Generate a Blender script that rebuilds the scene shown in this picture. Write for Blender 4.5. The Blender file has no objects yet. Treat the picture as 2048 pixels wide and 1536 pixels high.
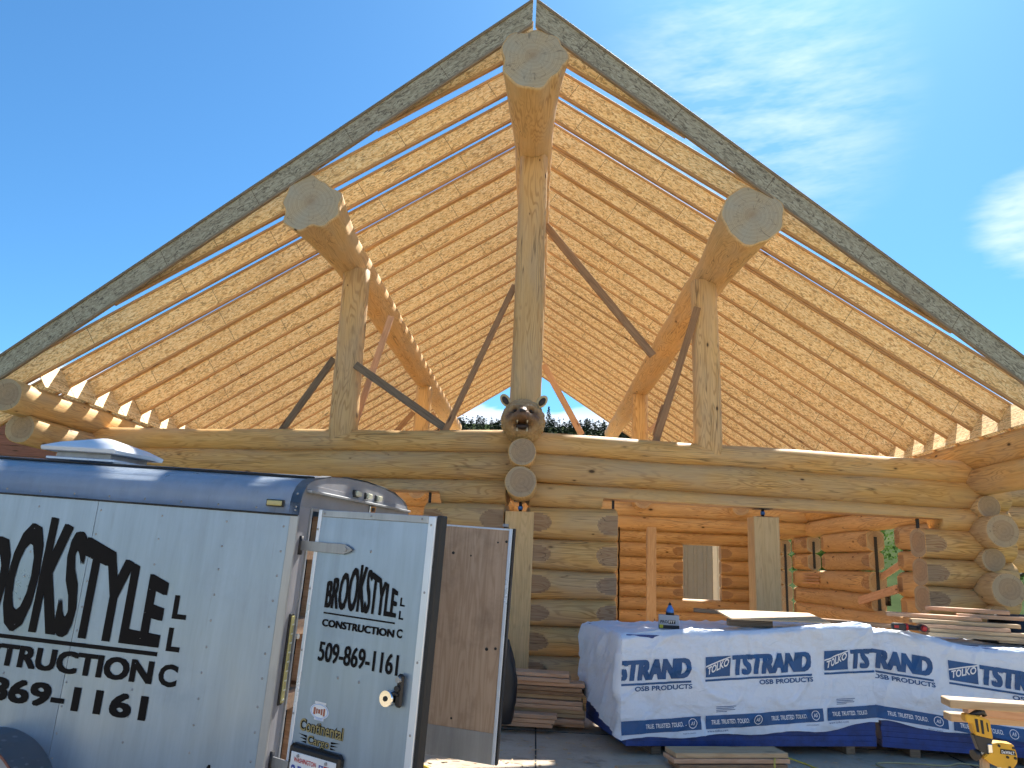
import bpy, bmesh, math, random
from mathutils import Vector, Matrix, noise
random.seed(7)
R = math.radians
sc = bpy.context.scene
COL = sc.collection

# ------------------------------------------------------------------ camera, sky, sun, exposure
CAM = Vector((0.242, 0.0, 1.58))
def camera():
    f, pit, rol, yaw = 1500.0, 0.234181, -0.046249, -0.041635
    cp, sp, cy, sy = math.cos(pit), math.sin(pit), math.cos(yaw), math.sin(yaw)
    fwd = Vector((sy*cp, cy*cp, sp)); r0 = Vector((cy, -sy, 0)); u0 = r0.cross(fwd)
    right = math.cos(rol)*r0 - math.sin(rol)*u0
    up = math.sin(rol)*r0 + math.cos(rol)*u0
    cd = bpy.data.cameras.new('camera'); cd.sensor_width = 36.0; cd.lens = f/2048*36.0
    cd.clip_start = 0.05; cd.clip_end = 3000
    o = bpy.data.objects.new('camera', cd); COL.objects.link(o)
    o.matrix_world = Matrix(((right.x, up.x, -fwd.x, CAM.x), (right.y, up.y, -fwd.y, CAM.y), (right.z, up.z, -fwd.z, CAM.z), (0, 0, 0, 1)))
    sc.camera = o
camera()
SUN = Vector((0.25, 0.60, 0.77)).normalized()
EL = math.asin(SUN.z); AZ = math.atan2(SUN.x, SUN.y)
sc.view_settings.view_transform = 'Standard'; sc.view_settings.look = 'None'
sc.view_settings.gamma = 1.0; sc.view_settings.use_curve_mapping = False
sc.view_settings.exposure = 1.42
SKY_STRENGTH = 0.064
SUN_STRENGTH = 5.0

def node(nt, kind, props=None, **ins):
    n = nt.nodes.new(kind)
    for k, v in (props or {}).items(): setattr(n, k, v)
    for k, v in ins.items():
        key = int(k[1:]) if k[0] == '_' and k[1:].isdigit() else k.replace('_', ' ')
        s = n.inputs[key]
        if isinstance(v, bpy.types.NodeSocket): nt.links.new(v, s)
        else: s.default_value = v
    return n
def math_(nt, op, a, b=0.0, c=None, clamp=False):
    n = node(nt, 'ShaderNodeMath', {'operation': op, 'use_clamp': clamp}, _0=a, _1=b)
    if c is not None: n.inputs[2].default_value = c
    return n.outputs[0]
def ramp(nt, fac, stops, interp='LINEAR'):
    n = nt.nodes.new('ShaderNodeValToRGB'); nt.links.new(fac, n.inputs[0])
    cr = n.color_ramp; cr.interpolation = interp
    while len(cr.elements) < len(stops): cr.elements.new(0.5)
    for e, (p, c) in zip(cr.elements, stops):
        e.position = p; e.color = (c, c, c, 1) if isinstance(c, (int, float)) else (*c[:3], 1)
    return n.outputs[0]
def mix(nt, fac, a, b, blend='MIX'):
    n = nt.nodes.new('ShaderNodeMix'); n.data_type = 'RGBA'; n.blend_type = blend; n.clamp_factor = True
    for s, v in ((n.inputs[0], fac), (n.inputs[6], a), (n.inputs[7], b)):
        if isinstance(v, bpy.types.NodeSocket): nt.links.new(v, s)
        elif isinstance(v, (int, float)): s.default_value = v if s.type == 'VALUE' else (v, v, v, 1)
        else: s.default_value = (*v[:3], 1)
    return n.outputs[2]
def mapping(nt, vec, scale=(1, 1, 1), rot=(0, 0, 0), loc=(0, 0, 0)):
    n = node(nt, 'ShaderNodeMapping', None, Vector=vec, Scale=scale, Rotation=rot, Location=loc); return n.outputs[0]
def noise_(nt, vec, scale=1.0, detail=2.0, rough=0.5, dist=0.0, out='Fac'):
    return node(nt, 'ShaderNodeTexNoise', None, Vector=vec, Scale=scale, Detail=detail, Roughness=rough, Distortion=dist).outputs[out]

def world():
    w = bpy.data.worlds.new('World'); sc.world = w; w.use_nodes = True
    nt = w.node_tree; nt.nodes.clear()
    sky = node(nt, 'ShaderNodeTexSky', {'sky_type': 'NISHITA', 'sun_disc': False, 'sun_elevation': EL, 'sun_rotation': AZ,
               'altitude': 600.0, 'air_density': 1.0, 'dust_density': 0.6, 'ozone_density': 1.6})
    tc = nt.nodes.new('ShaderNodeTexCoord'); d = tc.outputs['Generated']
    sep = node(nt, 'ShaderNodeSeparateXYZ', None, Vector=d)
    def blob(c, k):   # soft patch of sky round a direction
        c = Vector(c).normalized()
        dp = node(nt, 'ShaderNodeVectorMath', {'operation': 'DOT_PRODUCT'}, _0=d, _1=tuple(c)).outputs['Value']
        return node(nt, 'ShaderNodeMapRange', {'interpolation_type': 'SMOOTHSTEP'}, _0=dp, _1=math.cos(R(k)), _2=math.cos(R(k*0.15))).outputs[0]
    # feathery cirrus
    v1 = mapping(nt, d, (2.2, 2.2, 9.0), (0.5, 0.6, 0.2))
    n1 = noise_(nt, v1, 4.0, 4.0, 0.66)
    cir = math_(nt, 'MULTIPLY', ramp(nt, n1, [(0.36, 0.0), (0.72, 1.0)]), blob((0.235, 0.81, 0.545), 12))
    # fair weather cumulus low over the hills, and one puff to the right
    n2 = noise_(nt, mapping(nt, d, (1, 1, 2.0)), 8.0, 4.0, 0.6)
    low = node(nt, 'ShaderNodeMapRange', {'interpolation_type': 'SMOOTHSTEP'}, _0=sep.outputs[2], _1=0.225, _2=0.175).outputs[0]
    cum = ramp(nt, math_(nt, 'ADD', n2, math_(nt, 'MULTIPLY', low, 0.28)), [(0.60, 0.0), (0.68, 1.0)])
    cum = math_(nt, 'MULTIPLY', cum, low)
    pb = blob((0.522, 0.762, 0.384), 4.4)
    puff = ramp(nt, math_(nt, 'ADD', math_(nt, 'ADD', math_(nt, 'MULTIPLY', n1, 0.55), math_(nt, 'MULTIPLY', n2, 0.5)), math_(nt, 'MULTIPLY', pb, 0.30)), [(0.62, 0.0), (1.0, 0.8)])
    puff = math_(nt, 'MULTIPLY', puff, pb)
    m = math_(nt, 'MAXIMUM', math_(nt, 'MULTIPLY', cir, 0.42), math_(nt, 'MAXIMUM', cum, puff))
    tint = mix(nt, 1.0, sky.outputs[0], (0.47, 0.89, 1.13), 'MULTIPLY')
    col = mix(nt, m, tint, (7.6, 8.2, 9.0))
    bg = node(nt, 'ShaderNodeBackground', None, Color=col, Strength=SKY_STRENGTH)
    out = nt.nodes.new('ShaderNodeOutputWorld'); nt.links.new(bg.outputs[0], out.inputs[0])
world()
def sun():
    l = bpy.data.lights.new('sun', 'SUN'); l.energy = SUN_STRENGTH; l.angle = R(0.53); l.color = (1.0, 0.95, 0.86)
    o = bpy.data.objects.new('sun', l); COL.objects.link(o)
    o.rotation_euler = (-SUN).to_track_quat('-Z', 'Y').to_euler(); o.location = (0, 0, 60)
sun()
sc.render.engine = 'CYCLES'
cy = sc.cycles
cy.max_bounces = 6; cy.diffuse_bounces = 5; cy.glossy_bounces = 2; cy.transmission_bounces = 2; cy.use_adaptive_sampling = True; cy.adaptive_threshold = 0.03
cy.use_denoising = True; cy.sample_clamp_indirect = 6.0
try: cy.denoiser = 'OPENIMAGEDENOISE'
except Exception: pass

# ------------------------------------------------------------------ materials
MATS = {}
def new_mat(name):
    m = bpy.data.materials.new(name); m.use_nodes = True; nt = m.node_tree
    b = nt.nodes['Principled BSDF']; MATS[name] = m
    return m, nt, b
def obj_vec(nt, spread=(37.0, 11.0, 5.0)):
    tc = nt.nodes.new('ShaderNodeTexCoord'); oi = nt.nodes.new('ShaderNodeObjectInfo')
    off = node(nt, 'ShaderNodeVectorMath', {'operation': 'SCALE'}, _0=spread, Scale=oi.outputs['Random']).outputs[0]
    return node(nt, 'ShaderNodeVectorMath', {'operation': 'ADD'}, _0=tc.outputs['Object'], _1=off).outputs[0], tc.outputs['Object'], oi.outputs['Random']
def bump(nt, b, h, strength=0.3, dist=0.01):
    n = node(nt, 'ShaderNodeBump', None, Strength=strength, Distance=dist, Height=h); nt.links.new(n.outputs[0], b.inputs['Normal'])
def plain(name, col, rough=0.5, metal=0.0, var=0.12, scale=6.0, bmp=0.0, spec=0.5):
    m, nt, b = new_mat(name)
    v, o, r = obj_vec(nt)
    n = noise_(nt, v, scale, 5.0, 0.6)
    c = mix(nt, ramp(nt, n, [(0.3, 0.0), (0.7, 1.0)]), tuple(x*(1-var) for x in col), tuple(min(1, x*(1+var)) for x in col))
    nt.links.new(c, b.inputs['Base Color'])
    b.inputs['Metallic'].default_value = metal; b.inputs['Specular IOR Level'].default_value = spec
    rr = ramp(nt, n, [(0.2, max(0.02, rough-0.08)), (0.8, min(1, rough+0.08))]); nt.links.new(rr, b.inputs['Roughness'])
    if bmp: bump(nt, b, noise_(nt, v, scale*6, 4.0), bmp, 0.004)
    return m

def wood_log(name, light, mid, grey, grey_amt, knots=1.0):
    m, nt, b = new_mat(name)
    v, o, r = obj_vec(nt)
    big = noise_(nt, mapping(nt, v, (0.5, 2.2, 2.2)), 1.6, 1.0, 0.5)
    fine = noise_(nt, mapping(nt, v, (1.3, 26, 26)), 1.0, 3.0, 0.7)
    fig = noise_(nt, mapping(nt, v, (0.6, 5.5, 5.5)), 1.0, 2.0, 0.5, 0.2)
    rings = math_(nt, 'SINE', math_(nt, 'MULTIPLY', fig, 120.0))
    rings = ramp(nt, math_(nt, 'MULTIPLY_ADD', rings, 0.5, 0.5), [(0.55, 0.0), (0.95, 1.0)])
    c = mix(nt, ramp(nt, fine, [(0.3, 0.0), (0.7, 1.0)]), light, mid)
    c = mix(nt, math_(nt, 'MULTIPLY', rings, ramp(nt, big, [(0.33, 0.12), (0.62, 0.72)])), c, tuple(x*f for x, f in zip(mid, (0.66, 0.56, 0.46))))
    w = ramp(nt, noise_(nt, mapping(nt, v, (0.9, 3, 3)), 1.1, 2.0, 0.6), [(0.4, 0.0), (0.68, 1.0)])
    c = mix(nt, math_(nt, 'MULTIPLY', w, grey_amt), c, grey)
    # stains and small checks along the grain
    st = ramp(nt, noise_(nt, mapping(nt, v, (1.2, 5, 5)), 1.7, 3.0, 0.7), [(0.60, 0.0), (0.76, 1.0)])
    c = mix(nt, math_(nt, 'MULTIPLY', st, 0.35), c, (0.16, 0.11, 0.07))
    ck = noise_(nt, mapping(nt, v, (0.28, 9, 9)), 1.0, 2.0, 0.5)
    ck = ramp(nt, math_(nt, 'ABSOLUTE', math_(nt, 'SUBTRACT', ck, 0.5)), [(0.0, 1.0), (0.009, 0.0)])
    ck = math_(nt, 'MULTIPLY', ck, ramp(nt, noise_(nt, v, 0.9, 1.0), [(0.46, 0.0), (0.56, 1.0)]))
    c = mix(nt, math_(nt, 'MULTIPLY', ck, 0.7), c, (0.06, 0.035, 0.02))
    # knots
    vo = node(nt, 'ShaderNodeTexVoronoi', {'feature': 'F1'}, Vector=mapping(nt, v, (2.4, 5.0, 5.0)), Scale=1.0, Randomness=1.0)
    sz = math_(nt, 'MULTIPLY_ADD', node(nt, 'ShaderNodeSeparateXYZ', None, Vector=vo.outputs['Color']).outputs[0], 0.17*knots, 0.05)
    kr = math_(nt, 'DIVIDE', vo.outputs['Distance'], sz)
    halo = ramp(nt, kr, [(0.0, 1.0), (0.55, 0.85), (1.0, 0.5), (1.0, 0.0)])
    c = mix(nt, math_(nt, 'MULTIPLY', ramp(nt, kr, [(0.25, 1.0), (0.95, 0.0)]), 0.55), c, (0.22, 0.10, 0.035))
    c = mix(nt, ramp(nt, kr, [(0.32, 0.9), (0.6, 0.0)]), c, (0.045, 0.022, 0.01))
    tint = mix(nt, r, (0.9, 0.9, 0.92), (1.08, 1.04, 0.98))
    c = mix(nt, 1.0, c, tint, 'MULTIPLY')
    nt.links.new(c, b.inputs['Base Color'])
    b.inputs['Roughness'].default_value = 0.62; b.inputs['Specular IOR Level'].default_value = 0.3
    bump(nt, b, fine, 0.3, 0.01)
    return m
wood_log('log_exterior', (0.73, 0.465, 0.175), (0.57, 0.325, 0.105), (0.51, 0.38, 0.23), 0.6)
wood_log('log_interior', (0.69, 0.48, 0.235), (0.55, 0.35, 0.15), (0.46, 0.31, 0.17), 0.45)
wood_log('log_roof', (0.74, 0.50, 0.235), (0.62, 0.39, 0.165), (0.52, 0.39, 0.25), 0.55, 0.9)
wood_log('cut_face', (0.46, 0.30, 0.16), (0.37, 0.215, 0.10), (0.33, 0.235, 0.15), 0.5, 0.6)

def end_grain(name, pale, ring, rim, seal):
    m, nt, b = new_mat(name)
    v, o, r = obj_vec(nt, (0.0, 0.0, 0.0))
    sp = node(nt, 'ShaderNodeSeparateXYZ', None, Vector=o)
    oi = nt.nodes.new('ShaderNodeObjectInfo')
    wob = noise_(nt, node(nt, 'ShaderNodeVectorMath', {'operation': 'ADD'}, _0=o, _1=oi.outputs['Location']).outputs[0], 4.0, 3.0)
    rad = math_(nt, 'SQRT', math_(nt, 'ADD', math_(nt, 'POWER', math_(nt, 'ADD', sp.outputs[1], 0.015), 2.0), math_(nt, 'POWER', math_(nt, 'ADD', sp.outputs[2], -0.01), 2.0)))
    rad = math_(nt, 'MULTIPLY_ADD', wob, 0.05, 0.0) if False else math_(nt, 'ADD', rad, math_(nt, 'MULTIPLY', wob, 0.06))
    s = math_(nt, 'SINE', math_(nt, 'MULTIPLY', rad, 330.0))
    s2 = math_(nt, 'SINE', math_(nt, 'MULTIPLY', rad, 130.0))
    c = mix(nt, math_(nt, 'MULTIPLY_ADD', s, 0.18, 0.3), pale, ring)
    c = mix(nt, math_(nt, 'MULTIPLY', math_(nt, 'MULTIPLY_ADD', s2, 0.22, 0.26), ramp(nt, noise_(nt, o, 3.0, 2.0), [(0.3, 0.2), (0.7, 1.0)])), c, tuple(x*0.75 for x in ring))
    if seal > 0.8:
        c = mix(nt, ramp(nt, rad, [(0.035, 0.75), (0.085, 0.35), (0.16, 0.0)]), c, (0.33, 0.21, 0.11))
    else:
        c = mix(nt, ramp(nt, rad, [(0.14, 0.0), (0.16, 0.0), (0.165, 0.45)]), c, (0.50, 0.40, 0.25))
    ang = math_(nt, 'ARCTAN2', sp.outputs[2], sp.outputs[1])
    cv = node(nt, 'ShaderNodeCombineXYZ', None, _0=math_(nt, 'MULTIPLY', ang, 1.6), _1=math_(nt, 'MULTIPLY', rad, 1.5), _2=math_(nt, 'MULTIPLY', oi.outputs['Random'], 50.0)).outputs[0]
    ck = ramp(nt, math_(nt, 'ABSOLUTE', math_(nt, 'SUBTRACT', noise_(nt, cv, 2.2, 1.0), 0.5)), [(0.0, 1.0), (0.010, 0.0)])
    c = mix(nt, math_(nt, 'MULTIPLY', ck, 0.6), c, (0.05, 0.035, 0.025))
    c = mix(nt, ramp(nt, noise_(nt, o, 3.5, 4.0), [(0.38, 0.0), (0.72, seal*0.9)]), c, rim)
    nt.links.new(c, b.inputs['Base Color']); b.inputs['Roughness'].default_value = 0.75
    bump(nt, b, math_(nt, 'SUBTRACT', math_(nt, 'MULTIPLY', s, 0.15), ck), 0.4, 0.006)
    return m
end_grain('end_fresh', (0.46, 0.32, 0.18), (0.33, 0.20, 0.10), (0.30, 0.23, 0.16), 0.6)
end_grain('end_sealed', (0.52, 0.43, 0.29), (0.37, 0.27, 0.16), (0.41, 0.39, 0.32), 0.81)

def osb(name, tones, dirt):
    m, nt, b = new_mat(name)
    v, o, r = obj_vec(nt)
    warp = node(nt, 'ShaderNodeTexNoise', None, Vector=v, Scale=9.0, Detail=0.0).outputs['Color']
    vw = node(nt, 'ShaderNodeVectorMath', {'operation': 'MULTIPLY_ADD'}, _0=warp, _1=(0.035, 0.0, 0.035), _2=v).outputs[0]
    val = None; edge = None
    for i, (rot, sx, sz) in enumerate(((0.5, 15, 64), (-0.9, 17, 70), (1.45, 14, 60))):
        mv = mapping(nt, vw, (sx, 0.5, sz), (0, rot, 0), (3.1*i, 0.0, 1.7*i))
        vo = node(nt, 'ShaderNodeTexVoronoi', {'feature': 'F1'}, Vector=mv, Scale=1.0)
        a = node(nt, 'ShaderNodeSeparateXYZ', None, Vector=vo.outputs['Color']).outputs[0]
        e = ramp(nt, vo.outputs['Distance'], [(0.55, 1.0), (0.85, 0.0)])
        if val is None: val, edge = a, e
        else:
            sel = ramp(nt, noise_(nt, vw, 11.0+6*i, 0.0), [(0.5, 0.0), (0.53, 1.0)])
            val = mix(nt, sel, val, a); edge = mix(nt, sel, edge, e)
    c = ramp(nt, val, [(0.0, tones[0]), (0.16, tones[1]), (0.55, tones[2]), (1.0, tones[3])])
    c = mix(nt, math_(nt, 'MULTIPLY', math_(nt, 'SUBTRACT', 1.0, edge), 0.9), c, tuple(x*0.5 for x in tones[1]))
    c = mix(nt, math_(nt, 'MULTIPLY', ramp(nt, noise_(nt, v, 1.3, 5.0, 0.65), [(0.52, 0.0), (0.75, 1.0)]), dirt), c, (0.20, 0.13, 0.08))
    # printed smudges along the web
    sm = noise_(nt, mapping(nt, v, (6, 1, 30)), 1.0, 3.0, 0.7)
    sp = node(nt, 'ShaderNodeTexVoronoi', {'feature': 'F1'}, Vector=mapping(nt, v, (0.55, 1, 2.4)), Scale=1.0)
    msk = ramp(nt, sp.outputs['Distance'], [(0.05, 1.0), (0.11, 0.0)])
    c = mix(nt, math_(nt, 'MULTIPLY', msk, ramp(nt, sm, [(0.52, 0.0), (0.58, 0.85)])), c, (0.05, 0.04, 0.035))
    sx_ = node(nt, 'ShaderNodeSeparateXYZ', None, Vector=v).outputs[0]
    seam = math_(nt, 'LESS_THAN', math_(nt, 'FRACT', math_(nt, 'MULTIPLY', sx_, 0.78)), 0.006)
    c = mix(nt, math_(nt, 'MULTIPLY', seam, 0.75), c, (0.10, 0.06, 0.03))
    nt.links.new(c, b.inputs['Base Color']); b.inputs['Roughness'].default_value = 0.6; b.inputs['Specular IOR Level'].default_value = 0.3
    return m
osb('osb', ((0.46, 0.28, 0.12), (0.72, 0.50, 0.23), (0.82, 0.615, 0.32), (0.89, 0.73, 0.44)), 0.18)
osb('osb_grey', ((0.15, 0.125, 0.09), (0.33, 0.29, 0.205), (0.40, 0.36, 0.26), (0.48, 0.44, 0.33)), 0.35)  # greyer, darker strand tones, used on the front rake joists

def lumber(name, a, bcol, dark, dirt=0.25):
    m, nt, b = new_mat(name)
    v, o, r = obj_vec(nt)
    fine = noise_(nt, mapping(nt, v, (1.2, 38, 38)), 1.0, 5.0, 0.65)
    fig = noise_(nt, mapping(nt, v, (0.9, 12, 12)), 1.0, 2.0, 0.5, 0.3)
    rg = ramp(nt, math_(nt, 'MULTIPLY_ADD', math_(nt, 'SINE', math_(nt, 'MULTIPLY', fig, 60.0)), 0.5, 0.5), [(0.5, 0.0), (1.0, 1.0)])
    c = mix(nt, ramp(nt, fine, [(0.3, 0.0), (0.7, 1.0)]), a, bcol)
    c = mix(nt, math_(nt, 'MULTIPLY', rg, 0.45), c, dark)
    vo = node(nt, 'ShaderNodeTexVoronoi', {'feature': 'F1'}, Vector=mapping(nt, v, (1.6, 7, 7)), Scale=1.0)
    c = mix(nt, ramp(nt, vo.outputs['Distance'], [(0.05, 0.9), (0.12, 0.0)]), c, (0.09, 0.04, 0.02))
    c = mix(nt, math_(nt, 'MULTIPLY', ramp(nt, noise_(nt, v, 2.5, 5.0, 0.7), [(0.5, 0.0), (0.8, 1.0)]), dirt), c, (0.14, 0.10, 0.075))
    c = mix(nt, 1.0, c, mix(nt, r, (0.82, 0.80, 0.80), (1.12, 1.06, 1.0)), 'MULTIPLY')
    nt.links.new(c, b.inputs['Base Color']); b.inputs['Roughness'].default_value = 0.65; b.inputs['Specular IOR Level'].default_value = 0.3
    bump(nt, b, fine, 0.2, 0.004)
    return m
lumber('flange_wood', (0.55, 0.36, 0.18), (0.46, 0.28, 0.13), (0.35, 0.19, 0.085), 0.2)
lumber('flange_grey', (0.30, 0.24, 0.17), (0.24, 0.19, 0.13), (0.16, 0.12, 0.08))  # greyer flange tones for the rake joists
lumber('fir_lumber', (0.64, 0.43, 0.285), (0.55, 0.34, 0.21), (0.42, 0.23, 0.13))
lumber('pale_lumber', (0.60, 0.46, 0.29), (0.52, 0.37, 0.21), (0.42, 0.27, 0.14))
lumber('brace_wood', (0.42, 0.26, 0.14), (0.33, 0.19, 0.10), (0.20, 0.11, 0.06), 0.4)
lumber('brace_old', (0.24, 0.19, 0.13), (0.17, 0.13, 0.09), (0.09, 0.06, 0.04), 0.6)
lumber('plywood_worn', (0.48, 0.375, 0.28), (0.41, 0.305, 0.215), (0.31, 0.215, 0.14), 0.65)
lumber('plank_red', (0.36, 0.15, 0.10), (0.30, 0.12, 0.08), (0.2, 0.08, 0.05), 0.3)
lumber('timber_pale', (0.66, 0.48, 0.25), (0.57, 0.39, 0.18), (0.46, 0.30, 0.13), 0.2)

def skin(name, col, metal, rough, streak=0.12):
    m, nt, b = new_mat(name)
    v, o, r = obj_vec(nt, (5, 3, 2))
    s = noise_(nt, mapping(nt, v, (9, 9, 0.8)), 1.0, 5.0, 0.7)
    d = noise_(nt, v, 2.2, 6.0, 0.7)
    c = mix(nt, ramp(nt, s, [(0.35, 0.0), (0.7, 1.0)]), col, tuple(x*(1-streak) for x in col))
    c = mix(nt, math_(nt, 'MULTIPLY', ramp(nt, d, [(0.55, 0.0), (0.8, 1.0)]), 0.35), c, tuple(x*f for x, f in zip(col, (0.66, 0.63, 0.58))))
    sc_ = ramp(nt, noise_(nt, mapping(nt, v, (40, 40, 3), (0.4, 0.6, 0.3)), 1.0, 2.0), [(0.68, 0.0), (0.72, 1.0)])
    c = mix(nt, math_(nt, 'MULTIPLY', sc_, 0.12), c, (0.2, 0.2, 0.2))
    nt.links.new(c, b.inputs['Base Color']); b.inputs['Metallic'].default_value = metal
    nt.links.new(ramp(nt, d, [(0.3, rough-0.06), (0.75, rough+0.14)]), b.inputs['Roughness'])
    bump(nt, b, noise_(nt, v, 1.6, 2.0), 0.08, 0.02)
    return m
skin('trailer_skin', (0.32, 0.42, 0.54), 0.5, 0.33, 0.2)  # silver skin with the blue of the sky put into its base colour
skin('aluminium', (0.66, 0.74, 0.84), 0.3, 0.30)
skin('aluminium_worn', (0.42, 0.44, 0.46), 0.75, 0.45, 0.25)
skin('galvanized', (0.42, 0.43, 0.44), 0.7, 0.5, 0.3)
plain('rear_paint', (0.25, 0.245, 0.26), 0.55, spec=0.3)
plain('vinyl_black', (0.006, 0.005, 0.006), 0.6, var=0.2, spec=0.15)
plain('rubber', (0.014, 0.014, 0.015), 0.6, var=0.3)
plain('black_plastic', (0.02, 0.02, 0.022), 0.42, var=0.3)
plain('black_steel', (0.03, 0.03, 0.033), 0.45, 0.5, 0.3)
plain('chrome', (0.75, 0.76, 0.78), 0.12, 1.0, 0.05)
plain('blue_steel', (0.06, 0.20, 0.55), 0.35, 0.3)
plain('amber_lens', (0.42, 0.38, 0.16), 0.18, var=0.2)
plain('clear_lens', (0.55, 0.55, 0.42), 0.2, var=0.2)
plain('red_lens', (0.55, 0.03, 0.02), 0.2)
plain('plate_white', (0.78, 0.80, 0.82), 0.4, var=0.04)
plain('plate_blue', (0.05, 0.08, 0.35), 0.4)
plain('plate_red', (0.5, 0.03, 0.03), 0.4)
plain('decal_gold', (0.30, 0.25, 0.11), 0.4)
plain('decal_blue', (0.35, 0.5, 0.8), 0.4)
plain('decal_brown', (0.36, 0.11, 0.06), 0.4)
plain('vent_white', (0.72, 0.74, 0.77), 0.35, var=0.05)
plain('dark_inside', (0.05, 0.04, 0.035), 0.9)  # near-black stand-in for the shade inside trailer and wall chases
plain('print_blue', (0.010, 0.080, 0.235), 0.5, var=0.18, scale=5)
plain('edge_blue', (0.018, 0.050, 0.22), 0.6, var=0.35, scale=9)
plain('tool_yellow', (0.66, 0.36, 0.02), 0.42, var=0.14)
plain('tool_red', (0.5, 0.02, 0.02), 0.4)
plain('cord_yellow', (0.62, 0.47, 0.05), 0.45, var=0.1)
plain('cord_dirty', (0.36, 0.33, 0.18), 0.6, var=0.15)
plain('box_grey', (0.33, 0.36, 0.40), 0.6, var=0.05)
plain('box_black', (0.015, 0.015, 0.015), 0.6)
plain('box_yellow', (0.6, 0.5, 0.03), 0.6)
plain('siding_grey', (0.235, 0.225, 0.20), 0.55, var=0.06)
plain('trim_cream', (0.72, 0.66, 0.55), 0.55, var=0.04)
plain('tarp_black', (0.010, 0.010, 0.012), 0.5, var=0.4)
plain('bottle_dark', (0.012, 0.008, 0.007), 0.12)
plain('bark', (0.10, 0.075, 0.055), 0.9, var=0.35, scale=12, bmp=0.5)
plain('bear_light', (0.60, 0.44, 0.22), 0.5)
plain('tooth', (0.62, 0.50, 0.30), 0.4)
plain('mouth_dark', (0.03, 0.016, 0.01), 0.5)
plain('stain_dark', (0.10, 0.045, 0.02), 0.42, var=0.3)
def leafmat(name, col, trans=0.25):
    m, nt, b = new_mat(name)
    tc = nt.nodes.new('ShaderNodeTexCoord')
    n = noise_(nt, tc.outputs['Object'], 1.7, 4.0, 0.6)
    n2 = noise_(nt, tc.outputs['Object'], 14.0, 2.0)
    c = mix(nt, n, tuple(x*0.55 for x in col), tuple(x*1.5 for x in col)); c = mix(nt, math_(nt, 'MULTIPLY', n2, 0.5), c, (col[0]*1.8, col[1]*1.5, col[2]))
    nt.links.new(c, b.inputs['Base Color']); b.inputs['Roughness'].default_value = 0.8; b.inputs['Specular IOR Level'].default_value = 0.08
    tr = node(nt, 'ShaderNodeBsdfTranslucent', None, Color=c); mx = node(nt, 'ShaderNodeMixShader', None, _0=trans, _1=b.outputs[0], _2=tr.outputs[0])
    nt.links.new(mx.outputs[0], nt.nodes['Material Output'].inputs[0])
leafmat('pine_needles', (0.022, 0.045, 0.022), 0.1)
leafmat('forest', (0.016, 0.030, 0.022), 0.05)
leafmat('leaf_green', (0.06, 0.115, 0.03), 0.3)
leafmat('grass_blade', (0.055, 0.09, 0.022), 0.3)

def wrap_mat():
    m, nt, b = new_mat('wrap_white')
    v, o, r = obj_vec(nt, (9, 5, 3))
    w1 = noise_(nt, mapping(nt, v, (1.6, 1.6, 2.6), (0, 0.3, 0)), 2.2, 5.0, 0.62, 0.8)
    w2 = noise_(nt, mapping(nt, v, (5, 5, 2)), 4.0, 4.0, 0.6, 0.6)
    d = ramp(nt, noise_(nt, mapping(nt, v, (1.0, 1.0, 2.2)), 2.3, 6.0, 0.7, 0.5), [(0.50, 0.0), (0.74, 1.0)])
    c = mix(nt, math_(nt, 'MULTIPLY', d, 0.5), (0.66, 0.745, 0.86), (0.52, 0.50, 0.47))  # white film with the blue skylight put into its base colour
    c = mix(nt, ramp(nt, noise_(nt, v, 16.0, 4.0, 0.7), [(0.70, 0.0), (0.76, 0.5)]), c, (0.25, 0.24, 0.24))
    nt.links.new(c, b.inputs['Base Color']); b.inputs['Roughness'].default_value = 0.42
    h = math_(nt, 'ADD', math_(nt, 'MULTIPLY', w1, 1.0), math_(nt, 'MULTIPLY', w2, 0.35))
    cr = ramp(nt, math_(nt, 'ABSOLUTE', math_(nt, 'SUBTRACT', noise_(nt, mapping(nt, v, (2.2, 2.2, 3.2), (0.3, 0.5, 0)), 1.6, 2.0, 0.5, 0.6), 0.5)), [(0.0, 1.0), (0.03, 0.0)])
    bump(nt, b, math_(nt, 'ADD', h, math_(nt, 'MULTIPLY', cr, 0.12)), 0.5, 0.03)
wrap_mat()
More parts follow.
